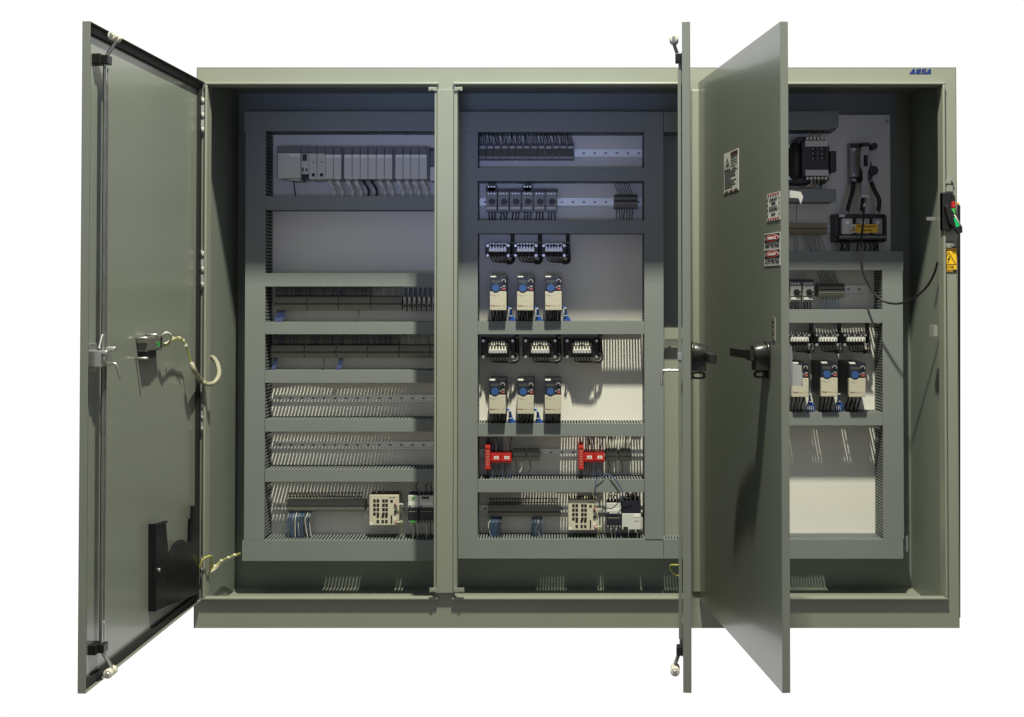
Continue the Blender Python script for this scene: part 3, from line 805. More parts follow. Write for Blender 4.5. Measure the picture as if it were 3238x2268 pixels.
# end wire of left strip
# small twin-level blocks
for (v,d,n,lab,m,wm) in (((1377.6,1430,435,468),.075,20,'small dark terminal block at the right end of the starter rail','term',('wblack','wblack')),
                     ((1836,1895,635,668),.075,20,'small ribbed terminal block right of the right bay starters','term',('wblack','wsteel'))):
    r, w, h = blk(v,d,n,lab,'small ribbed terminal blocks',m=m)
    b = MB(); b.box(-w/2+.002,w/2-.002,-d-.002,-d+.001,h*.56,h*.60); b.box(-w/2+.002,w/2-.002,-d-.003,-d*.8,h*.84,h*.90); b.build('dark_groove','hole',r,world=False)
    zt = at(1400, 407 if v[2] < 500 else 607, YF+.03).z - r.location.z; zb = at(1400, 494 if v[2] < 500 else 694, YF+.03).z - r.location.z
    for k in range(7):
        x = -w*.42+k*w*.10
        q = MB(); q.tube([(x+.01,-.045,h*.96),(x+.008,-.055,h+.012),(x,-.05,h+.03),(x-.006,-.055,zt)],.0015,5); q.build('upper_wire',wm[0],r,world=False)
        q = MB(); x = -w*.40+k*w*.115; q.tube([(x,-.045,.004),(x,-.056,-.012),(x+random.uniform(-.005,.003),-.055,-.03),(x-.003,-.055,zb)],.0019,5); q.build('lower_wire',wm[1],r,world=False)
# ivory strip in the right bay
r, w, h = blk((1700,1856,499,526),.065,40,'ribbed ivory terminal strip left of the distribution block','ivory terminal strips',m='ivory')
zb = at(1800,563.5,YF+.02).z-r.location.z
for k in range(14):
    x = (w*.02 if k < 3 else w*.18)+ (k if k < 3 else k*1.0-3)*.0075; dx = random.uniform(.0,.02) if k >= 3 else .004
    q = MB(); q.tube([(x,-.04,.004),(x+.002,-.055,-.02),(x+dx*.6,-.056,-.05),(x+dx,-.055,zb)],.0020,5); q.build('wire',random.choice(['wgrey','ivory','starter']) if k>2 else 'wgrey',r,world=False)
q = MB(); q.tube([(-w*.14+.06,-.05,h),(-w*.14+.062,-.06,h+.02),(-w*.14+.062,-.06,h+.09)],.0014,5); q.build('wire','wblack',r,world=False)

# ------------------------------------------------------------------ interface relays
def make_relay(loc, label, group):
    r = thing('interface_relay', label, 'relay', loc, group)
    w, h = .0158, .073
    b = MB(); b.prism([(-.02,0),(-.062,.002),(-.066,.018),(-.066,.040),(-.055,.062),(-.045,h),(-.02,h)],'x',-w,w); b.build('socket','starter',r,world=False,bevel=.001)
    MB().box(-w+.002,w-.002,-.082,-.064,.014,.046).build('cap','lcd',r,world=False,bevel=.001)
    MB().box(-w+.006,w-.004,-.0665,-.058,.050,.058).build('marker','psu',r,world=False)
    return r
rg = 'row of interface relays'
for i in range(13):
    a = 1073.8+16.45*i
    x,z,w,h = place(a, a+16, 320, 357, .075)
    lab = '%s relay from the left in the dim row under the top duct' % ORD[i]
    if i == 0: rl0 = make_relay((x,YP-.0005,z), lab, rg); rr = rl0
    else:
        rr = copy_tree(rl0, (x,YP-.0005,z), lab)
    RELS = globals().setdefault('RELS', []); RELS.append(rr)
for rr in RELS:
    zt = at(1200,297,YF+.03).z - rr.location.z
    for k in range(4):
        x = -.011+k*.0073+random.uniform(-.001,.001)
        q = MB(); q.tube([(x,-.048,.066),(x,-.056,.080),(x+random.uniform(-.008,.0),-.055,.1),(x-.008+random.uniform(-.008,.006),-.05,zt)],.0019,5); q.build('coil_wire','wdark',rr,world=False)

# ------------------------------------------------------------------ controller rack
pd = .135
def plc_part(x0,x1,y0,y1,d0,d1): X0,X1,Z0,Z1 = rect(x0,x1,y0,y1,YP-d1); return X0,X1,YP-d1,YP-d0,Z0,Z1
X0,X1,Z0,Z1 = rect(621,1012,330,402,YP-.02)
PLC = thing('controller_rack', 'grey modular controller rack with a row of plug in modules', 'controller', ((X0+X1)/2,YP-.0005,Z0))
MB().box(X0,X1,YP-.02,YP-.0005,Z0+.006,Z1-.004).build('backplane','plccap',PLC)
b = MB(); b.box(*plc_part(622,674,342.5,400,.02,pd)); b.prism([(at(640,400,YP-pd).x,at(640,401,YP-pd).z),(at(674,400,YP-pd).x,at(674,401,YP-pd).z),(at(674,404,YP-pd).x,at(674,404.5,YP-pd).z),(at(655,404,YP-pd).x,at(655,404.5,YP-pd).z)],'y',YP-pd,YP-.02)
b.build('power_supply','plc',PLC,bevel=.003)
MB().box(*plc_part(620.5,675,328,342,.02,pd-.004)).build('power_supply_cap','plccap',PLC,bevel=.003)
MB().box(*plc_part(649,673,345.5,351,pd-.001,pd+.001)).build('name_tag','label',PLC)
# cpu module
q = MB(); q.box(*plc_part(675.4,692.3,344,390,.02,pd)); q.build('cpu_module','plc',PLC,bevel=.002)
q = MB(); q.box(*plc_part(678,688,346,361,pd-.002,pd+.002)); q.box(*plc_part(677,681,376,385,pd-.002,pd+.001)); q.box(*plc_part(685,689,378,384,pd-.002,pd+.001)); q.box(*plc_part(675.5,691,386,402,.03,pd-.03)); q.build('cpu_ports','navy',PLC)
MB().box(*plc_part(675.4,692.3,328.5,343.5,.02,pd-.008)).build('module_cap','plccap',PLC,bevel=.002)
edges = [(692.8,710.2),(711,729)]
for (a,e) in edges:
    m = MB().box(*plc_part(a,e,344,402,.02,pd)).build('network_module','plc',PLC,bevel=.0015)
    q = MB(); X0,X1,Z0,Z1 = rect(a,e,344,402,YP-pd); q.box(X0+.013,X1-.009,YP-pd-.001,YP-pd+.003,Z0+.012,Z0+.026); q.box((X0+X1)/2-.001,(X0+X1)/2+.004,YP-pd-.001,YP-pd+.003,Z0+.074,Z0+.080); q.build('module_port','hole',PLC)
    MB().box(*plc_part(a,e,328.5,343.5,.02,pd-.008)).build('module_cap','plccap',PLC,bevel=.0015)
io = [(729.5,747.4),(748.3,765),(771.5,789),(790,807),(808,824.5),(825.6,843),(844,861.2),(862.2,879.5),(886,903),(904,920.6),(921.5,939),(940,957)]
for j,(a,e) in enumerate(io):
    MB().box(*plc_part(a,e,346,401.5,.02,pd)).build('io_module','plc',PLC,bevel=.0012)
    MB().box(*plc_part(a+.8,e-.8,347.5,353,pd-.001,pd+.0012)).build('module_label','label',PLC)
    MB().box(*plc_part(a,e,329,345.4,.02,pd-.008)).build('module_cap','plccap',PLC,bevel=.0015)
    X0,X1,Z0,Z1 = rect(a,e,346,402,YP-pd); xm = (X0+X1)/2; y = YP-pd+.03
    zb = at(800,441,YF+.03).z
    q = MB(); dark = j in (4,5)
    P = [(xm-.006,y,Z0),(xm-.001,y-.012,Z0-.016),(xm+.010,y+.002,Z0-.034),(xm+.013,y+.02,Z0-.05),(xm+.012,YF+.03,zb)]
    for k in range(6): q.tube([(x_+(k-2.5)*.0030*(1-.45*min(i,2)/2),y_,z_) for i,(x_,y_,z_) in enumerate(P)], .0021, 5)
    q.build('ribbon_cable','wdark' if dark else 'wwhite',PLC)
for (a,e) in ((765.6,770.8),(880.1,885.4)): MB().box(*plc_part(a,e,330,401,.02,pd-.02)).build('rack_joint','plccap',PLC)
MB().box(*plc_part(957.6,963,331,402,.02,pd-.02)).build('end_cap','plccap',PLC)
q = MB(); q.box(*plc_part(964,990,374,405,.02,pd-.02)); q.build('end_module','psu',PLC,bevel=.002)
MB().box(*plc_part(964,990,338,373.5,.02,pd-.03)).build('end_module_cap','plccap',PLC,bevel=.002)
q = MB(); p0 = at(655,404,YP-.1); p1 = at(663,440,YF+.03); q.tube([p0, (p0.x+.008,p0.y,p0.z-.012),(p1.x,p1.y-.02,p1.z+.03),p1],.0028,6); q.build('supply_cable','wblack',PLC)

# ------------------------------------------------------------------ network switches
def make_switch(loc, label, group):
    r = thing('network_switch', label, 'network switch', loc, group)
    w, h, d = .0660, .136, .100
    b = MB()
    b.prism([(-w,0),(w-.022,0),(w-.020,.006),(w,.020),(w,h),(-w,h)],'y',-d,-.012)
    b.box(-w+.02,w-.02,-.012,0,.03,h-.03)
    b.build('housing','switch',r,world=False,bevel=.002)
    b = MB()
    for k in range(12): b.box(-w+.004+k*.0105,-w+.010+k*.0105,-d+.008,-.02,h,h+.0012)
    b.build('vents','hole',r,world=False)
    for cx in (-.043,-.028,-.003,.011):
        for i in range(4):
            MB().box(cx-.0058,cx+.0058,-d-.0008,-d+.004,h-.034-i*.0195,h-.020-i*.0195).build('port','hole',r,world=False)
    for (cx,cz) in ((-.028,.040),(-.006,.040),(.010,.040),(-.028,.017),(-.006,.017),(.010,.017)):
        MB().box(cx-.0055,cx+.0055,-d-.0008,-d+.004,cz-.007,cz+.007).build('port','hole',r,world=False)
    MB().box(.028,.039,-d-.0008,-d+.004,h-.035,h-.023).build('console_port','hole',r,world=False)
    q = MB()
    for z in (h-.046,h-.075,.022): q.cyl((.051,-d-.006,z),(.051,-d+.002,z),.0065,12)
    q.box(.030,.036,-d-.003,-d+.002,.010,.045); q.build('connector','black',r,world=False)
    q = MB(); q.box(.044,.056,-d-.008,-d-.001,.004,.030); q.build('power_plug','psu',r,world=False)
    MB().box(-w+.002,-w+.014,-d-.0008,-d+.001,.002,.014).build('sticker','label',r,world=False)
    q = MB(); q.text('Stratix 2000',.007,face(.036,-d-.0004,h-.012),0,width=.026); q.build('lettering','ink',r,world=False)
    for (z,m) in ((h-.042,'wwhite'),(h-.046,'wwhite'),(.012,'wyg'),(.016,'wwhite')):
        q = MB(); x0 = .052
        q.tube([(x0,-d-.006,z),(x0+.010,-d-.018,z+.002),(x0+.028,-d-.012,z+.006),(x0+.034,-d,z-.004),(x0+.020,-d+.02,z-.018),(x0+.024,-d+.04,-.04 if z < .03 else z-.05)],.0020,6); q.build('power_wire',m,r,world=False)
        q = MB(); q.cyl((x0-.001,-d-.006,z),(x0+.009,-d-.012,z+.001),.0038,8); q.build('ferrule','wred',r,world=False)
    return r
x,z,w,h = place(827.6,895,1109,1178,.1)
sw0 = make_switch((x,YP-.0005,z),'beige network switch on the left bay bottom rail','network switches')
x,z,w,h = place(1274.5,1340,1120.5,1189,.1)
copy_tree(sw0,(x,YP-.0005,z),'beige network switch with red ferrules on the middle bay bottom rail')

# ------------------------------------------------------------------ power supplies
def make_psu(v, d, label, group, style):
    x,z,w,h = place(*v,d); r = thing('power_supply', label, 'power supply', (x,YP-.0005,z), group); w/=2
    hi = h*.56
    if style == 'dark':
        up_, lo_ = 'psu','navy'
    else: up_, lo_ = 'navy','psu'
    MB().box(-w,w,-d,0,hi,h).build('upper_body',up_,r,world=False,bevel=.0015)
    MB().box(-w,w,-d-.004,0,0,hi-.0006).build('lower_body',lo_,r,world=False,bevel=.0015)
    if style == 'dark':
        MB().box(-w+.004,w-.004,-d-.001,-d+.001,hi+.010,hi+.024).build('label_plate','label',r,world=False)
        MB().cyl((-w+.008,-d-.0015,hi+.005),(-w+.008,-d+.001,hi+.005),.004,12).build('logo_dot','ink',r,world=False)
        q = MB(); q.box(-w+.006,w-.006,-d-.0052,-d-.003,hi-.018,hi-.016); q.build('lettering','faint',r,world=False)
        for i in range(5):
            xx = -w+.006+i*(2*w-.012)/4.; MB().box(xx-.003,xx+.003,-d-.0055,-d-.003,.003,.010).build('terminal','starter',r,world=False)
    else:
        q = MB(); q.box(w*.2,w-.005,-d-.0052,-d-.003,hi-.016,hi-.004); q.build('label_plate','label',r,world=False)
        q = MB(); q.box(-w+.006,-w+.026,-d-.0055,-d-.003,.001,.012); q.build('terminal','hole',r,world=False)
        q = MB(); q.box(w*.3,w-.01,-d-.0052,-d-.003,hi*.53,hi*.57); q.build('lettering','faint',r,world=False)
    q = MB()
    for i in range(4): q.cyl((-w*.7+i*w*.45,-d*.8,h),(-w*.7+i*w*.45,-d*.8,h+.014),.006,8)
    q.build('input_terminals','black',r,world=False)
    return r, w, h, d
def psu_wires(r, w, h, d, up, dn, mu='wblack', md='wblack'):
    zt = at(1400,1081 if r.location.x < -.3 else 1104,YF+.03).z-r.location.z; zb = at(1400,1211,YF+.03).z-r.location.z
    for i in range(up):
        x = -w*.6+i*w*1.2/max(up-1,1)
        q = MB(); q.tube([(x,-d*.8,h+.012),(x+random.uniform(-.004,.004),-d*.85,h+.025),(x+random.uniform(-.01,.004),-d*.7,(h+zt)/2+.01),(x+random.uniform(-.012,.012),-d*.65,zt)],.0022,6); q.build('input_wire',mu if i%3 else 'wwhite',r,world=False)
    for i in range(dn):
        x = -w*.3+i*w*.8/max(dn-1,1)
        q = MB(); q.tube([(x,-d-.001,.004),(x+random.uniform(-.004,.004),-d-.002,-.01),(x+random.uniform(-.004,.008),-d*.9,-.02),(x+random.uniform(.0,.012),-d*.8,zb)],.0022,6); q.build('output_wire',md if i%2 else 'wwhite',r,world=False)
pg = 'rail mounted power supplies'
r = make_psu((915,938.6,1111.5,1172),.11,'narrow two tone power supply with a green top plug, left bay',pg,'dark'); psu_wires(*r,2,3)
w_, h_ = r[1], r[2]
q = MB(); q.box(-.006,.008,-.1115,-.10,h_-.016,h_-.006); q.box(-.012,.014,-.117,-.10,.001,.010); q.build('plug','green',r[0],world=False)
r = make_psu((940,972,1111.5,1172),.11,'wide two tone power supply beside the centre post',pg,'dark'); psu_wires(*r,3,2)
q = MB(); q.box(-.02,.012,-.1115,-.10,r[2]-.014,r[2]-.004); q.build('input_block','navy',r[0],world=False)
r = make_psu((1359.8,1392.8,1128,1183),.11,'two tone power supply with dark lower half, middle bay',pg,'dark'); psu_wires(*r,6,4,'wblack','wsteel')
r = make_psu((1394.5,1437,1123,1187),.11,'wide power supply with black top and pale lower half',pg,'light'); psu_wires(*r,8,3,'wblack','wblack')

# ------------------------------------------------------------------ red safety relays
def make_safety(v, label, group):
    x,z,w,h = place(*v,.09); r = thing('safety_controller', label, 'safety relay', (x,YP-.0005,z), group); w/=2
    MB().box(-w,w,-.115,0,0,h).build('housing','red',r,world=False,bevel=.0015)
    q = MB(); q.box(-w,w,-.117,-.10,h*.87,h*.97); q.box(-w,w,-.117,-.10,.006,.014); q.build('retaining_clip','signred',r,world=False,bevel=.001)
    q = MB()
    for k in range(6): q.box(-w+.005,w-.005,-.1156,-.114,h*.22+k*h*.105,h*.22+k*h*.105+.003)
    q.build('marks','faint',r,world=False)
    for k in range(3):
        q = MB(); xx = -w*.5+k*w*.5; q.tube([(xx,-.09,h),(xx,-.095,h+.012),(xx+random.uniform(-.004,.004),-.09,h+.03)],.002,5); q.build('wire','wdark',r,world=False)
        q = MB(); q.tube([(xx,-.09,.001),(xx,-.10,-.012),(xx+random.uniform(-.006,.004),-.085,-.04)],.002,5); q.build('wire','wdark',r,world=False)
    return r
def make_safety_mod(v, label, group):
    x,z,w,h = place(*v,.09); r = thing('safety_module', label, 'safety relay', (x,YP-.0005,z), group); w/=2
    b = MB(); b.box(-w+.0004,w-.0004,-.09,0,0,h-.006)
    for k in range(4): b.box(-w+.002+k*w*.5,-w+.002+k*w*.5+w*.34,-.088,-.05,h-.006,h)
    b.box(-w+.0004,w-.0004,-.093,-.09,.008,.012); b.build('housing','red',r,world=False,bevel=.001)
    MB().box(-w*.35,w*.55,-.0912,-.089,h*.34,h*.62).build('label_plate','label',r,world=False)
    q = MB(); q.box(-w*.1,w*.3,-.0916,-.0905,h*.44,h*.52); q.build('lettering','ink',r,world=False)
    zt = at(1200,979,YF+.03).z-z; zb = at(1200,1076,YF+.02).z-z
    for k in range(5):
        xx = -w*.8+k*w*.4
        q = MB(); q.tube([(xx,-.07,h),(xx+random.uniform(-.003,.003),-.076,h+.02),(xx+random.uniform(-.006,.006),-.07,h+.045),(xx+random.uniform(-.01,.008),-.08,zt)],.0021,5); q.build('upper_wire',random.choice(['wsteel','wsteel','wwhite','wdark']),r,world=False)
        q = MB(); q.tube([(xx,-.07,0),(xx,-.078,-.014),(xx+random.uniform(-.004,.004),-.072,-.04),(xx+random.uniform(-.004,.006),-.08,zb)],.0021,5); q.build('lower_wire',random.choice(['wsteel','wdark','wdark']),r,world=False)
make_safety((1088.5,1100.2,996.5,1052),'tall narrow red safety controller at the left end of the rail','safety relays')
make_safety_mod((1100.6,1123,1014,1037.5),'red safety module next to the left tall red controller','safety relays')
make_safety_mod((1123.4,1147,1014,1037.5),'red safety module beside the left pair of grey blocks','safety relays')
make_safety((1297,1308.4,996.5,1052),'tall narrow red safety controller in the middle of the rail','safety relays')
make_safety_mod((1308.8,1332,1013,1036.5),'red safety module next to the right tall red controller','safety relays')
make_safety_mod((1332.4,1355.6,1013,1036.5),'red safety module beside the right pair of grey blocks','safety relays')
for i,(a,e) in enumerate(((1150,1178.5),(1182,1209),(1358.5,1384.5),(1388,1415))):
    lab = ['dark grey relay block right of the left red modules','dark grey relay block standing alone before the bare rail','dark grey relay block right of the right red modules','dark grey relay block nearest the right end of the red relay rail'][i]
    x,z,w,h = place(a,e,1010.5,1035,.07); r = thing('relay_block', lab, 'relay block', (x,YP-.0005,z), 'dark relay blocks on the safety rail')
    MB().prism([(0,0),(-.06,.0),(-.07,h*.25),(-.07,h*.8),(-.055,h),(0,h)],'x',-w/2,w/2).build('housing','term',r,world=False,bevel=.0015)
    q = MB(); q.box(-w/2+.001,w/2-.001,-.071,-.069,h*.46,h*.50); q.build('groove','hole',r,world=False)
    q = MB()
    for k in range(8): q.box(-w/2+.004+k*(w-.008)/8,-w/2+.007+k*(w-.008)/8,-.062,-.055,h,h+.002)
    q.build('contacts','termlite' if i < 2 else 'hole',r,world=False)
    if i >= 2:
        comb(r,w*.9,8,h,h+.062,-.05,['wwhite','wdark','wblack'],.0019)
    for k in range(2 if i%2 == 0 else 1):
        q = MB(); xx = -w*.3+k*.022; q.tube([(xx,-.05,.002),(xx+.003,-.06,-.012),(xx+.006,-.055,-.03),(xx+random.uniform(-.012,.008),-.06,-.052)],.002,5); q.build('wire','wblack' if k == 0 else 'wwhite',r,world=False)
# loose slate-blue wires in front of the duct
def loose(name, pts, r, m, label, cat='wire', n=7):
    P = [at(a,b_,c) for a,b_,c in pts]; l = P[0].copy()
    o = MB().tube(P, r, n, 0, True, 5).build(name, m, None, loc=l); tag(o, label, cat); return o
loose('loose_wire',((1357,1062,.40),(1352,1069,.38),(1337,1076,.375),(1335,1090,.375),(1334,1103,.38),(1340,1120,.40),(1347,1139,.41)),.0021,'wsteel','single slate blue wire hanging in front of a duct above the right network switch')
loose('loose_wire',((1357,1062,.40),(1370,1068,.38),(1380,1076,.375),(1390,1092,.375),(1396,1106,.37),(1397,1124,.385)),.0030,'wsteel','slate blue wire draped over a duct to the wide power supply')
loose('loose_wire',((1352,1138,.40),(1372,1140,.385),(1385,1128,.38),(1394,1117,.38),(1410,1117,.385),(1418,1124,.395)),.0020,'wdark','dark jumper wire looping across the two power supplies')

# ------------------------------------------------------------------ right bay: transformer
d = .115
x,z,w,h = place(1770,1863,306,411,d)
T = thing('control_transformer','big black control transformer with pale terminal covers','transformer',(x,YP-.0005,z))
w/=2
b = MB()
b.prism([(-w,0),(w-.02,0),(w,.02),(w,h-.03),(w-.03,h),(-w*.55,h),(-w*.7,h-.03),(-w,h-.035)],'y',-d*.8,-.004)
b.box(-w*.42,w*.88,-d,-d*.8,h*.13,h*.9); b.box(w,w+.030,-d*.85,-.01,h*.25,h*.70); b.build('core','core',T,world=False,bevel=.004)
q = MB(); q.tube([(-w*.72,-d*.8-.012,h*.12),(-w*.72,-d*.8-.030,h*.5),(-w*.72,-d*.8-.012,h*.82)],.022,12); q.build('coil','core',T,world=False)
for u_,v_ in ((-.93,.80),(-.93,.12),(.82,.16),(.82,.86)):
    q = MB(); q.cyl((w*u_,-d*.8,h*v_),(w*u_,-d*.8-.012,h*v_),.010,6); q.build('bolt','zinc',T,world=False)
lx0 = at(1820,0,YP-d).x-x; lx1 = at(1858,0,YP-d).x-x
lx0 = at(1804,360,YP-d).x-x; lx1 = at(1856,360,YP-d).x-x
for (y0,y1) in ((316,329.5),(381.5,394.5)):
    MB().box(lx0,lx1,-d-.012,-d+.002,at(1830,y1,YP-d).z-z,at(1830,y0,YP-d).z-z).build('terminal_cover','ivory' if 0 else 'psu',T,world=False,bevel=.001)
for (ya) in (311, 400):
    for k in range(6):
        xx = lx0+.012+k*(lx1-lx0-.016)/5.3; zz = at(1830,ya,YP-d).z-z
        MB().box(xx-.005,xx+.005,-d-.004,-d+.01,zz-.006,zz+.006).build('terminal','nylon',T,world=False)
for i in range(3):
    for j in range(2):
        xx = lx0+.044+j*.041; zz = at(1830,334.5+i*10.5,YP-d).z-z
        q = MB(); q.cyl((xx-.013,-d-.008,zz),(xx+.013,-d-.008,zz),.006,10,0); q.cyl((xx-.006,-d-.0085,zz),(xx+.006,-d-.0085,zz),.0066,10,1); q.build('fuse',['zinc','navy'],T,world=False)
q = MB(); xx = at(1792,376,YP-d).x-x; zz = at(1792,376,YP-d).z-z; q.box(xx-.018,xx+.018,-d*.8-.002,-d*.8+.001,zz-.005,zz+.005); q.build('rating_label','label',T,world=False)
for (dx0,ys,m) in ((.030,0,'wwhite'),(.045,1,'ivory'),(.060,2,'ivory')):
    q = MB(); zz = at(1830,402,YP-d).z-z; q.tube([(lx0+dx0,-d-.006,zz),(lx0+dx0-.002,-d-.01,zz-.02),(lx0+dx0-.025,-d-.002,zz-.034),(-w*.3,-d*.8,zz-.036),(-w,-d*.8,zz-.034)],.0026,6); q.build('lead_wire',m,T,world=False)
for dx0 in (.026,.068):
    q = MB(); zz = at(1830,309,YP-d).z-z; q.tube([(lx0+dx0,-d+.002,zz),(lx0+dx0,-d-.002,zz+.012),(lx0+dx0,-d+.02,zz+.032)],.0042,6); q.build('lead_wire','ivory',T,world=False)
q = MB(); zz = at(1830,402,YP-d).z-z; q.tube([(lx1-.026,-d-.004,zz),(lx1-.028,-d-.006,zz-.02),(lx1-.036,-d,zz-.05)],.003,6); q.build('lead_wire','wblack',T,world=False)

# breaker with flange lever
d = .11
x,z,w,h = place(1907,1965,320,410,.05)
K = thing('circuit_breaker','dark disconnect breaker with a long pale grey lever','breaker',(x,YP-.0005,z)); w/=2
MB().box(-w,w*.1,-.045,0,0,h).build('frame','lever',K,world=False,bevel=.002)
q = MB(); q.box(-w*.98,-w*.1,-.052,-.045,h-.022,h-.004); q.box(-w*.98,-w*.1,-.054,-.045,.004,.026); q.box(-w*.30,w*.45,-.085,-.045,.006,h*.50); q.box(-w*.25,w*.28,-.09,-.045,h*.5,h*.97); q.cyl((w*.62,-.06,h*.88),(w*.62,-.095,h*.88),.016,14); q.box(w*.28,w*.66,-.075,-.06,h*.80,h*.90); q.cyl((w*.55,-.05,h*.28),(w*.55,-.095,h*.28),.022,14); q.box(w*.2,w*.62,-.07,-.045,h*.12,h*.36); q.build('mechanism','black',K,world=False,bevel=.002)
for (u_,v_) in ((-.72,.83),(-.72,.2)):
    q = MB(); q.cyl((w*u_,-.045,h*v_),(w*u_,-.048,h*v_),.006,10); q.build('screw','zinc',K,world=False)
def LZ(y): return at(1940,y,YP-d).z-z
def LX(xp): return at(xp,380,YP-d).x-x
lv = [(1928,340),(1930,330),(1946,330),(1948,345),(1949,372),(1944,386),(1943.5,404),(1947.5,414),(1947,436),(1928,436),(1928,414),(1932.5,404),(1932.5,386),(1927,372)]
MB().prism([(LX(a),LZ(c_)) for a,c_ in lv],'y',-d-.016,-d).build('lever','lever',K,world=False,bevel=.002)
MB().box(LX(1934),LX(1943),-d-.0175,-d-.012,LZ(374),LZ(349)).build('lever_slot','hole',K,world=False)
MB().box(LX(1939),LX(1943.5),-d-.019,-d-.013,LZ(361),LZ(350)).build('trip_flag','signbrown',K,world=False)
MB().box(LX(1927.5),LX(1947),-d-.018,-d+.002,LZ(444),LZ(436.5)).build('lever_foot','plc',K,world=False,bevel=.001)
for k,(a0,a1) in enumerate(((1914,1899),(1936,1931),(1952,1968))):
    q = MB(); p0 = at(a0,405,YP-.06); p1 = at(a1,476,YP-.07); l = Vector((x,YP-.0005,z))
    pts = [p0-l, Vector((p0.x*.8+p1.x*.2+(.008 if k==2 else 0),p0.y-.01,p0.z*.7+p1.z*.3))-l, Vector((p0.x*.3+p1.x*.7+(.012 if k==2 else 0),p1.y-.012,p0.z*.35+p1.z*.65))-l, p1-l]
    q.tube(pts,.0095,10); q.build('power_cable','wblack',K,world=False)
    q = MB(); q.cyl(p0-l+Vector((0,0,.008)),p0-l-Vector((0,0,.006)),.0105,10); q.cyl(p1-l+Vector((0,0,.010)),p1-l,.0105,10); q.build('cable_ferrule','psu',K,world=False)

# distribution block
d = .085
x,z,w,h = place(1873,1991,479,542,d)
B = thing('power_distribution_block','black power distribution block with clear cover and orange sticker','terminal block',(x,YP-.0005,z)); w/=2
b = MB(); b.box(-w,w,-d*.55,0,0,h)
b.box(-w+.012,w-.02,-d,-d*.55,.008,.030); b.box(-w+.012,w-.02,-d*.8,-d*.55,h-.022,h-.004); b.box(-w,-w+.018,-d*.8,-d*.5,0.003,h-.006); b.box(w-.014,w,-d*.8,-d*.5,0.003,h-.006)
b.build('base','black',B,world=False,bevel=.002)
for i,(a,e) in enumerate(((1888,1912),(1920,1950),(1957,1979))):
    X0,X1,Z0,Z1 = rect(a,e,490,525,YP-d); 
    MB().box(X0-x,X1-x,-d+.002,-d*.5,Z0-z,Z1-z).build('terminal_cell',['psu','lever','starter'][i],B,world=False,bevel=.0015)
    q = MB(); xm = (X0+X1)/2-x; q.cyl((xm,-d+.001,Z1-z-.018),(xm,-d+.0035,Z1-z-.018),.009,16); q.build('clamp_screw','zinc',B,world=False)
X0,X1,Z0,Z1 = rect(1919,1968,503,522,YP-d-.004)
st = MB().box(X0-x,X1-x,-d-.005,-d-.0035,Z0-z,Z1-z); st.build('sticker','yellow',B,world=False)
X0a = at(1907,512,YP-d).x-x
MB().box(X0a,X0-x-.001,-d-.005,-d-.0035,Z0-z,Z1-z).build('sticker_panel','nylon',B,world=False)
q = MB(); q.text('RIESGO',.011,face((X0+X1)/2-x,-d-.0056,(Z0+Z1)/2-z+.0085),0,bold=.0003,width=.078); q.text('480 VAC',.011,face((X0+X1)/2-x,-d-.0056,(Z0+Z1)/2-z-.0085),0,bold=.0003,width=.05)
xc = (X0a+X0-x)/2; zc = (Z0+Z1)/2-z
q.prism([(xc-.011,zc-.012),(xc+.011,zc-.012),(xc,zc+.013)],'y',-d-.0058,-d-.0051,0); q.prism([(xc-.0085,zc-.0105),(xc+.0085,zc-.0105),(xc,zc+.0095)],'y',-d-.0064,-d-.0055,1); q.box(xc-.001,xc+.001,-d-.0068,-d-.006,zc-.008,zc+.003,0)
q.build('lettering',['ink','orange'],B,world=False)
MB().box(-w+.022,-w+.048,-d*.8-.002,-d*.7,h-.014,h-.004).build('tag','label',B,world=False)
q = MB()
for k in range(22): q.box(-w+.020+k*.0095,-w+.025+k*.0095,-d-.002,-d+.001,.016,.027)
q.build('outlet_screws','lever',B,world=False)
zb = at(1900,563.5,YF+.02).z-z
for k,fx in enumerate((-.78,-.68,-.58,-.48,-.12,.0,.14,.32,.46,.54,.64)):
    q = MB(); q.tube([(w*fx,-.06,.008),(w*fx,-.075,-.006),(w*fx+random.uniform(-.004,.008),-.07,-.02),(w*fx+random.uniform(-.004,.006),-.065,zb)],.0036,6); q.build('outlet_wire','wblack',B,world=False)

# interlock cable from the lever to the right jamb
cp = [(1937,445,.385),(1937,470,.37),(1935,500,.36),(1932,530,.36),(1931,563,.345),(1930,585,.335),(1935,611,.325),(1949.7,643,.31),(1967,665,.29),(1984,676.5,.27),(2004,681,.24),(2025,679,.21),(2046,670,.17),(2066,655.6,.13),(2083,636,.09),(2095.5,611,.06),(2102,587,.04)]
loose('interlock_cable',cp,.0048,'wblack','thick black cable looping from the breaker lever to the right jamb','cable',9)
q = MB(); p0 = at(1939,446,.39); p1 = at(1937.5,465,.372); q.cyl(p0,p1,.0072,10); o = q.build('cable_end_fitting','zinc',None,loc=p0); tag(o,'bright steel fitting at the top of the black looping cable','fitting')
p0 = at(2089,490,.06)
o = MB().box(p0.x-.022,p0.x+.03,.055,.065,p0.z-.008,p0.z+.006).build('door_catch_lug','zinc',None,loc=p0); tag(o,'small bright lug on the right jamb beside the external disconnect handle','lug')
# small hook on the right wall
p0 = at(2092,743,.10); o = MB().box(p0.x-.004,p0.x+.012,.08,.13,p0.z-.02,p0.z+.026).build('wall_clip','starter',None,loc=p0); tag(o,'small pale clip on the inside of the right wall','clip')

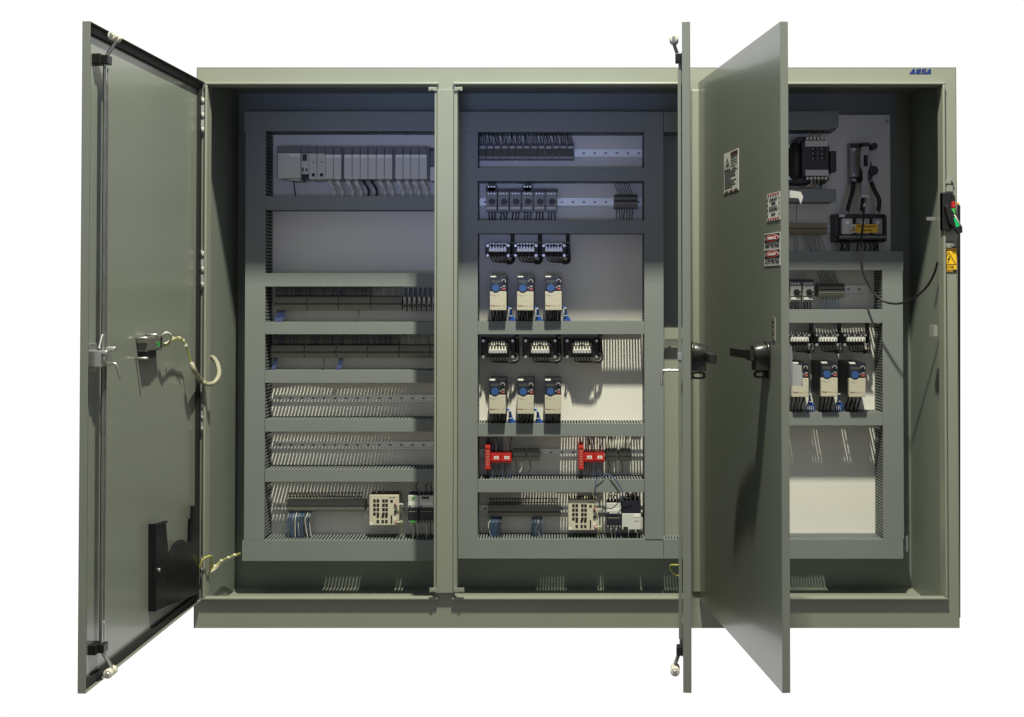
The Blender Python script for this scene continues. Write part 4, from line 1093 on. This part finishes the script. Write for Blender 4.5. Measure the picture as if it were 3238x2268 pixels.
# ------------------------------------------------------------------ external disconnect handle
X0,X1,Z0,Z1 = rect(2114.5,2140,404,553,-.02)
Hn = thing('disconnect_handle','black flange disconnect handle with red and green marks on the right jamb','handle',((X0+X1)/2,-.0005,Z0))
def HR(x0,x1,y0,y1,ya,yb,m,name,bev=.0015):
    a,b_,c,d_ = rect(x0,x1,y0,y1,ya); return MB().box(a,b_,ya,yb,c,d_).build(name,m,Hn,bevel=bev)
HR(2114.5,2137,403,430,-.008,-.0005,'paint','upper_plate'); HR(2114.5,2137,425,552,-.006,-.0005,'paint','back_plate') if 0 else None
HR(2114.5,2137,519,556,-.008,-.0005,'paint','lower_plate')
HR(2113.5,2137,411.5,413.5,-.0095,-.0085,'hole','plate_gap',0); HR(2113.5,2137,541,543,-.0095,-.0085,'hole','plate_gap',0)
for (a,c_) in ((2117.5,409),(2134,405),(2118,549),(2135,549)):
    p0 = at(a,c_,-.008); MB().cyl((p0.x,-.0085,p0.z),(p0.x,-.016,p0.z),.006,8).build('bolt','zinc',Hn)
b = MB(); a,b_,c,d_ = rect(2114,2134,432,516,-.034)
b.box(a,b_,-.034,-.0005,c,d_); a2 = at(2145,470,-.05).x
b.prism([(a,d_+.002),(b_,d_+.002),(b_+.016,d_-.012),(b_+.022,d_-.10),(b_,c),(a,c)],'y',-.030,-.004)
b.build('housing','black',Hn,bevel=.003)
lvp = [at(u,v,-.05) for u,v in ((2118,462),(2126,458),(2157,508),(2158,522),(2148,524),(2128,500))]
MB().prism([(p.x,p.z) for p in lvp],'y',-.055,-.036).build('lever','black',Hn,bevel=.003)
e0 = at(2140,482,-.057); e1 = at(2157,510,-.057); MB().tube([e0,e1],.0022,6).build('lever_edge','psu',Hn)
HR(2134,2142.5,452,466,-.0385,-.028,'red','red_mark'); HR(2134,2142.5,467.5,481,-.0385,-.028,'green','green_mark')
q = [at(u,v,-.057) for u,v in ((2138,488),(2145,488),(2152.5,506),(2144,510))]
M['brightgreen'] = mat('bright_green_mark',(.02,.50,.17),.4)
MB().prism([(p.x,p.z) for p in q],'y',-.0572,-.054).build('lever_mark','brightgreen',Hn)
# yellow plate
X0,X1,Z0,Z1 = rect(2114.5,2144.5,554.5,611,-.001)
Y_ = thing('warning_sign','yellow high voltage plate with a bolt triangle below the disconnect handle','sign',((X0+X1)/2,-.0005,Z0))
MB().box(X0,X1,-.0022,-.0007,Z0,Z1).build('plate','yellow',Y_)
h = Z1-Z0; xm = X0+(X1-X0)*.42
q = MB()
q.box(X0,X1,-.0027,-.0022,Z0,Z0+h*.115); q.box(X0,X1,-.0027,-.0022,Z1-h*.045,Z1); q.box(X0,X1,-.0027,-.0022,Z1-h*.14,Z1-h*.115)
def tri(r0, r1):
    A = [(xm-.031,Z0+h*.30),(xm+.031,Z0+h*.30),(xm,Z0+h*.82)]
    cxz = (sum(p[0] for p in A)/3, sum(p[1] for p in A)/3)
    for i in range(3):
        p, n = A[i], A[(i+1)%3]
        inn = lambda p: (cxz[0]+(p[0]-cxz[0])*.84, cxz[1]+(p[1]-cxz[1])*.84)
        q.prism([p,n,inn(n),inn(p)],'y',-.0027,-.0022)
tri(1,.8)
q.prism([(xm+.004,Z0+h*.66),(xm-.006,Z0+h*.50),(xm-.001,Z0+h*.505),(xm-.004,Z0+h*.42),(xm+.008,Z0+h*.54),(xm+.002,Z0+h*.535),(xm+.007,Z0+h*.66)],'y',-.0027,-.0022)
q.prism([(xm-.007,Z0+h*.42),(xm+.001,Z0+h*.40),(xm-.003,Z0+h*.36)],'y',-.0027,-.0022)
q.text('VOLTAJE',.014,face(xm,-.0024,Z0+h*.21),0,bold=.0004,width=(X1-X0)*.78)
q.build('symbol','ink',Y_)
q = MB(); q.text('480 VAC',.0115,face(xm,-.0030,Z0+h*.058),0,bold=.0003,width=(X1-X0)*.62); q.text('PRECAUCION',.009,face(xm,-.0024,Z1-h*.08),0,bold=.0002,width=(X1-X0)*.7); q.build('lettering','orange',Y_)
# black post at the back right
X0,X1,Z0,Z1 = rect(2140,2157,467,1385,.62)
X0,X1 = at(2136,800,.62).x, at(2155.5,800,.62).x
Po = thing('black_post','thin black post with an orange cap behind the cabinet right edge','post',((X0+X1)/2,.66,at(2150,1385,.62).z))
Z1 = at(2150,459,.62).z
zb_ = at(2150,1385,.62).z; xb0, xb1 = at(2140,1385,.62).x, at(2153.5,1385,.62).x
b = MB(); b.add([(xb0,.62,zb_),(xb1,.62,zb_),(xb1,.68,zb_),(xb0,.68,zb_),(X0,.62,Z1-.002),(X1,.62,Z1-.002),(X1,.68,Z1-.002),(X0,.68,Z1-.002)],[(0,3,2,1),(4,5,6,7),(0,1,5,4),(1,2,6,5),(2,3,7,6),(3,0,4,7)]); b.build('shaft','black',Po)
MB().box(X0+.022,X1-.001,.625,.675,Z1-.001,Z1+.012).build('cap','orange',Po,bevel=.004)

# ------------------------------------------------------------------ things on the doors (top level, oriented with the door)
def on_door(D, name, label, cat, loc_local):
    o = bpy.data.objects.new(name, None); o.empty_display_size = .02; COL.objects.link(o)
    w = D.m @ Vector(loc_local); o.location = w; o.rotation_euler = (0,0,D.a); WLOC[o.name] = w
    return tag(o, label, cat)
# document pocket on the left door
yl = .004
pp = [(349,1175),(371,1168),(373,1190),(377,1238),(381,1248),(388,1232),(393,1221),(402,1212),(410,1210),(416,1214),(429,1216),(432,1175),(433,1134),(445,1134),(446.5,1330),(349,1372)]
L_ = [D1.loc(a,c_,yl) for a,c_ in pp]
o0 = Vector((sum(p.x for p in L_)/len(L_), -DTH+.002, min(p.z for p in L_)))
Pk = on_door(D1,'document_pocket','black plastic document pocket with scooped front on the left door','document pocket',o0)
def rel(p): return (p.x-o0.x, p.z-o0.z)
b = MB(); b.prism([rel(p) for p in L_],'y',.016,.030)
zs = [p.z-o0.z for p in L_]
A, Bq, Cq, Dq = rel(L_[0]), rel(L_[-1]), rel(L_[-2]), rel(L_[-3])
sgn = 1
b.prism([A,(A[0]-.004*sgn,A[1]),(Bq[0]-.004*sgn,Bq[1]),Bq],'y',.0005,.016); b.prism([Bq,Cq,(Cq[0],Cq[1]+.006),(Bq[0],Bq[1]+.006)],'y',.0005,.016); b.prism([Cq,(Cq[0]+.004,Cq[1]),(Dq[0]+.004,Dq[1]),Dq],'y',.0005,.016)
b.build('shell','pocket',Pk,world=False,bevel=.002)
p = D1.loc(354,1278,yl); q = MB(); q.cyl((p.x-o0.x,.030,p.z-o0.z),(p.x-o0.x,.036,p.z-o0.z),.007,12); q.build('screw','zinc',Pk,world=False)
MB().prism([rel(D1.loc(a,c_,yl)) for a,c_ in ((349,1174),(372,1167),(372.4,1172),(349,1179))],'y',.028,.034).build('rim','black',Pk,world=False)
# programming port device
yl = .015
c = D1.loc(345,770,yl); o0 = Vector((c.x,-DTH+.002,c.z))
Pt = on_door(D1,'interface_port','grey panel mounted port with green mark and looped white cable','port',o0)
u0, u1 = D1.loc(331,770,.014).x-c.x, D1.loc(366,770,.014).x-c.x
z0, z1 = D1.loc(345,787,.014).z-c.z, D1.loc(345,754,.014).z-c.z
lo_, hi_ = min(u0,u1), max(u0,u1)
b = MB(); b.box(lo_,hi_,.0005,.036,z0,z1); b.box(lo_+.03,hi_-.005,.036,.041,z0+.004,z1-.004); b.build('housing','portgrey',Pt,world=False,bevel=.002)
MB().box(lo_+.05,hi_-.006,.001,.034,z0-.026,z0-.0005).build('connector','black',Pt,world=False)
q = MB(); q.prism([(lo_+.034,z0+.030),(lo_+.060,z0+.032),(lo_+.066,z0+.026),(lo_+.044,z0+.021),(lo_+.062,z0+.018),(lo_+.062,z0+.012),(lo_+.038,z0+.015),(lo_+.036,z0+.023),(lo_+.054,z0+.027),(lo_+.034,z0+.026)],'y',.0405,.0417); q.build('mark','green',Pt,world=False)
q = MB(); q.box(lo_+.006,lo_+.022,.036,.0370,z0+.010,z1-.008); q.build('socket','hole',Pt,world=False)
for (u,v) in ((hi_-.002,z1-.004),(hi_-.002,z0-.022),(lo_+.05,z1+.004)):
    q = MB(); q.cyl((u+.012,.0005,v),(u+.012,.044,v),.0045,8); q.build('screw','zinc',Pt,world=False)
def dl(px,py,y): return D1.loc(px,py,y)-o0
q = MB(); pts = [dl(362,757,.008),dl(367,750,.02),dl(374,746,.03),dl(382,751,.035),(dl(383,760,.03)),dl(377,768,.02),dl(368,772,.01)]
q.tube(pts,.0045,8); q.build('looped_cable','wwhite',Pt,world=False)
q = MB()
for s,m in ((0,0),(1,1),(2,0)):
    q.tube([dl(366,771+s*2,.01),dl(374,772+s*2,.02),dl(384,763+s,.025),dl(400,757+s*2,.02),dl(411,762+s*2,.02),dl(420,781+s*2,.012),dl(427,808,.015),dl(433,826,.02)],.003,6,m)
q.build('ground_wires',['wyg','spiral'],Pt,world=False)
for (a,c_) in ((389,758),(402,757),(411,763),(417,774),(430,815)):
    q = MB(); p = dl(a,c_,.022); q.box(p.x-.0035,p.x+.0035,p.y-.005,p.y+.005,p.z-.005,p.z+.005); q.build('cable_tie','nylon',Pt,world=False)
# spiral wrapped loom bridging door and cabinet
P = [D1.m @ D1.loc(430,815,.022), D1.m @ D1.loc(437,833,.03)]+[at(450,852,-.04),at(466,861,-.05),at(480,858,-.045),at(489,846,-.02),at(491,832,.02),at(487,815,.06),at(479,803,.10),at(474,801,.13)]
l = P[0].copy()
SL = thing('spiral_wrapped_loom','beige spiral wrapped cable loop between left door and cabinet','cable loom',l)
MB().tube(P,.0095,10,0,True,6).build('wrap','spiral',SL)
def spl(P, tt):
    n = len(P)-1; i = min(int(tt*n),n-1); f = tt*n-i; return P[i].lerp(P[i+1],f), (P[i+1]-P[i]).normalized()
q = MB()
for k in range(17):
    c_, tn = spl(P,.06+.9*k/17); a = tn.orthogonal().normalized(); b_ = tn.cross(a)
    pts = [c_+tn*(.004*(j/7-.5)*2)+ (a*math.cos(j/7*5.5)+b_*math.sin(j/7*5.5))*.0092 for j in range(8)]
    q.tube(pts,.0011,4,0,True,1)
q.build('wrap_seams','ink',SL)
# earth leads near the bottom hinge
loose('earth_lead',((446,1278,-.05),(449,1268,-.055),(455,1255,-.055),(463,1249,-.045),(473,1247,-.02),(474,1256,.0),(472,1275,.02),(469,1287,.04)),.0040,'wyg','yellow earth lead arching over the bottom hinge of the left door')
GB = thing('earth_bundle','tied yellow green earth bundle along the lower left inside','cable bundle',at(470,1285,.03))
q = MB()
for k in range(4): q.tube([at(468+k,1290-k*2,.03),at(480+k,1272+k*1.5,.10),at(494,1259+k*1.5,.18),at(508,1252+k,.28),at(524,1245+k,.36),at(543,1239+k*.7,.44)],.0032,6,k%2,True,4)
q.build('wires',['wyg','wwhite'],GB)
for (a,c_,y) in ((482,1269,.11),(496,1257,.19),(512,1250,.28),(526,1244,.36)):
    p = at(a,c_,y); q = MB(); q.tube([p+Vector((-.0015,0,-.0022)),p+Vector((.0015,0,.0022))],.0068,8,0,True,1); q.build('cable_tie','nylon',GB)
loose('earth_lead',((1524,1267,.02),(1514,1267,.03),(1505,1267,.05),(1502,1271,.06),(1505,1280,.06),(1513,1288,.05),(1525,1292,.03)),.0035,'wyg','yellow green earth loop peeking out beside the middle door')

# stickers on the outside of the right door
def dsticker(name, label, cat, c0, c1, c2, c3):
    q = [D3.loc(a,c_,-DTH) for a,c_ in (c0,c1,c2,c3)]
    x0 = (q[0].x+q[3].x)/2; x1 = (q[1].x+q[2].x)/2; zt = (q[0].z+q[1].z)/2; zb = (q[2].z+q[3].z)/2
    o0 = Vector(((x0+x1)/2,-DTH,zb)); r = on_door(D3,name,label,cat,o0)
    w, h = abs(x1-x0), zt-zb
    MB().box(-w/2,w/2,-.0012,-.0003,0,h).build('backing','label',r,world=False)
    return r, w, h
def dpt(c,s=1.41034): return c
def cr(x,y): return ((2250+x*310/1084)/1.4103, (440+y*310/1084)/1.4103)
FY = -.0014
fc = lambda x,z: Matrix.Translation((x,FY,z)) @ RX
r,w,h = dsticker('warning_sticker','tall white warning sticker with triangle and fine print on the right door','sticker',cr(141,173),cr(300,96),cr(300,556),cr(141,612))
q = MB(); q.box(-w*.02,w*.46,-.002,-.0011,h*.885,h*.975,1)
for i,s_ in enumerate(('RIESGO DE','DESCARGA','ELECTRICA','ARCO Y','FUEGO')): q.text(s_,h*.04,fc(w*.2,h*(.83-.065*i)),0,width=w*(.44 if i<4 else .25))
A = [(-w*.46,h*.56),(-w*.04,h*.56),(-w*.25,h*.88)]; cz = (-w*.25,h*.667)
for i in range(3):
    p,n = A[i],A[(i+1)%3]; inn = lambda p,k=.78: (cz[0]+(p[0]-cz[0])*k, cz[1]+(p[1]-cz[1])*k)
    q.prism([p,n,inn(n),inn(p)],'y',-.002,-.0011,0)
q.prism([(-w*.22,h*.76),(-w*.30,h*.67),(-w*.25,h*.67),(-w*.28,h*.60),(-w*.18,h*.69),(-w*.23,h*.69)],'y',-.002,-.0011,0)
for i in range(8):
    wid = [.86,.8,.84,.5,.9,.72,.84,.6][i]; q.box(-w*.45,-w*.45+w*.9*wid,-.0018,-.0011,h*(.485-.052*i),h*(.485-.052*i)+h*.016,0)
q.box(-w*.48,w*.48,-.0018,-.0011,h*.535,h*.538,0)
for i in range(3): q.prism([(-w*.45+i*w*.32,h*.0),(-w*.28+i*w*.32,h*.0),(-w*.2+i*w*.32,h*.05),(-w*.38+i*w*.32,h*.05)],'y',-.0018,-.0011,1)
q.build('print',['ink','signbrown'],r,world=False)
r,w,h = dsticker('warning_sticker','white lock out sticker with red striped border on the right door','sticker',cr(614,617),cr(762,575),cr(758,887),cr(617,912))
q = MB()
for i in range(5):
    for zz in (h*.90,h*.015):
        x0 = -w*.45+i*w*.185; q.prism([(x0,zz),(x0+w*.09,zz),(x0+w*.15,zz+h*.085),(x0+w*.06,zz+h*.085)],'y',-.002,-.0011,1)
for i in range(4):
    for xx in (-w*.48,w*.42):
        zz = h*.14+i*h*.19; q.prism([(xx,zz),(xx+w*.06,zz+h*.03),(xx+w*.06,zz+h*.13),(xx,zz+h*.10)],'y',-.002,-.0011,0)
for s_,zz,ww in (('LOCK-OUT',.765,.62),('HERE',.62,.34),('BLOQUEAR',.40,.66),('AQUI',.23,.32)): q.text(s_,h*.12,fc(0,h*zz),0,bold=.0005,width=w*ww)
q.box(-w*.32,w*.32,-.002,-.0011,h*.512,h*.518,0)
q.build('print',['ink','signred'],r,world=False)
r,w,h = dsticker('warning_sticker','black and white danger high voltage sticker on the right door','sticker',cr(586,1052),cr(762,1022),cr(762,1395),cr(588,1403))
q = MB()
for base,t1,t2 in ((.52,'DANGER','HIGH VOLTAGE'),(.03,'PELIGRO','ALTO VOLTAJE')):
    q.box(-w*.47,w*.47,-.0018,-.0011,h*(base+.185),h*(base+.45),0)
    for rr,m,yy in ((1.0,2,-.0022),(.9,1,-.0026)):
        q.prism([(w*.42*rr*math.cos(k*2*math.pi/28),h*(base+.317)+h*.115*rr*math.sin(k*2*math.pi/28)) for k in range(28)],'y',yy,-.0012,m)
    q.text(t1,h*.115,Matrix.Translation((0,-.0028,h*(base+.317))) @ RX,2,bold=.0005,width=w*.52)
    q.text(t2,h*.15,fc(0,h*(base+.085)),0,bold=.0007,width=w*.88)
q.build('print',['ink','signred','label'],r,world=False)
r,w,h = dsticker('handle_label','narrow black upright label above the right door handle','label',(1731.5,714),(1738.5,712),(1738,763),(1731.5,764))
q = MB(); q.box(-w*.46,w*.46,-.0018,-.0011,h*.01,h*.99,0)
for k,(a,b_) in enumerate(((.04,.22),(.27,.33),(.38,.55),(.60,.66),(.70,.76),(.86,.95))): q.box(-w*.18,w*.2,-.0021,-.0016,h*a,h*b_,1)
q.build('print',['ink','faint'],r,world=False)

# ------------------------------------------------------------------ camera and render settings
cd = bpy.data.cameras.new('camera'); co = bpy.data.objects.new('camera', cd); COL.objects.link(co)
co.location = CAM; co.rotation_euler = (R_(90)+PITCH, 0, 0)
cd.sensor_width = 36; cd.lens = 36*FPX/2296
cd.shift_x = (1148-CX)/2296; cd.shift_y = -(804-CY)/2296
cd.clip_start = .05; cd.clip_end = 200
S.camera = co
S.render.engine = 'CYCLES'
S.cycles.use_denoising = True
S.cycles.max_bounces = 8; S.cycles.diffuse_bounces = 5; S.cycles.glossy_bounces = 3
S.cycles.sample_clamp_indirect = 6
S.view_settings.view_transform = 'Standard'; S.view_settings.look = 'None'; S.view_settings.gamma = 1; S.view_settings.exposure = 0
S.view_settings.use_curve_mapping = False
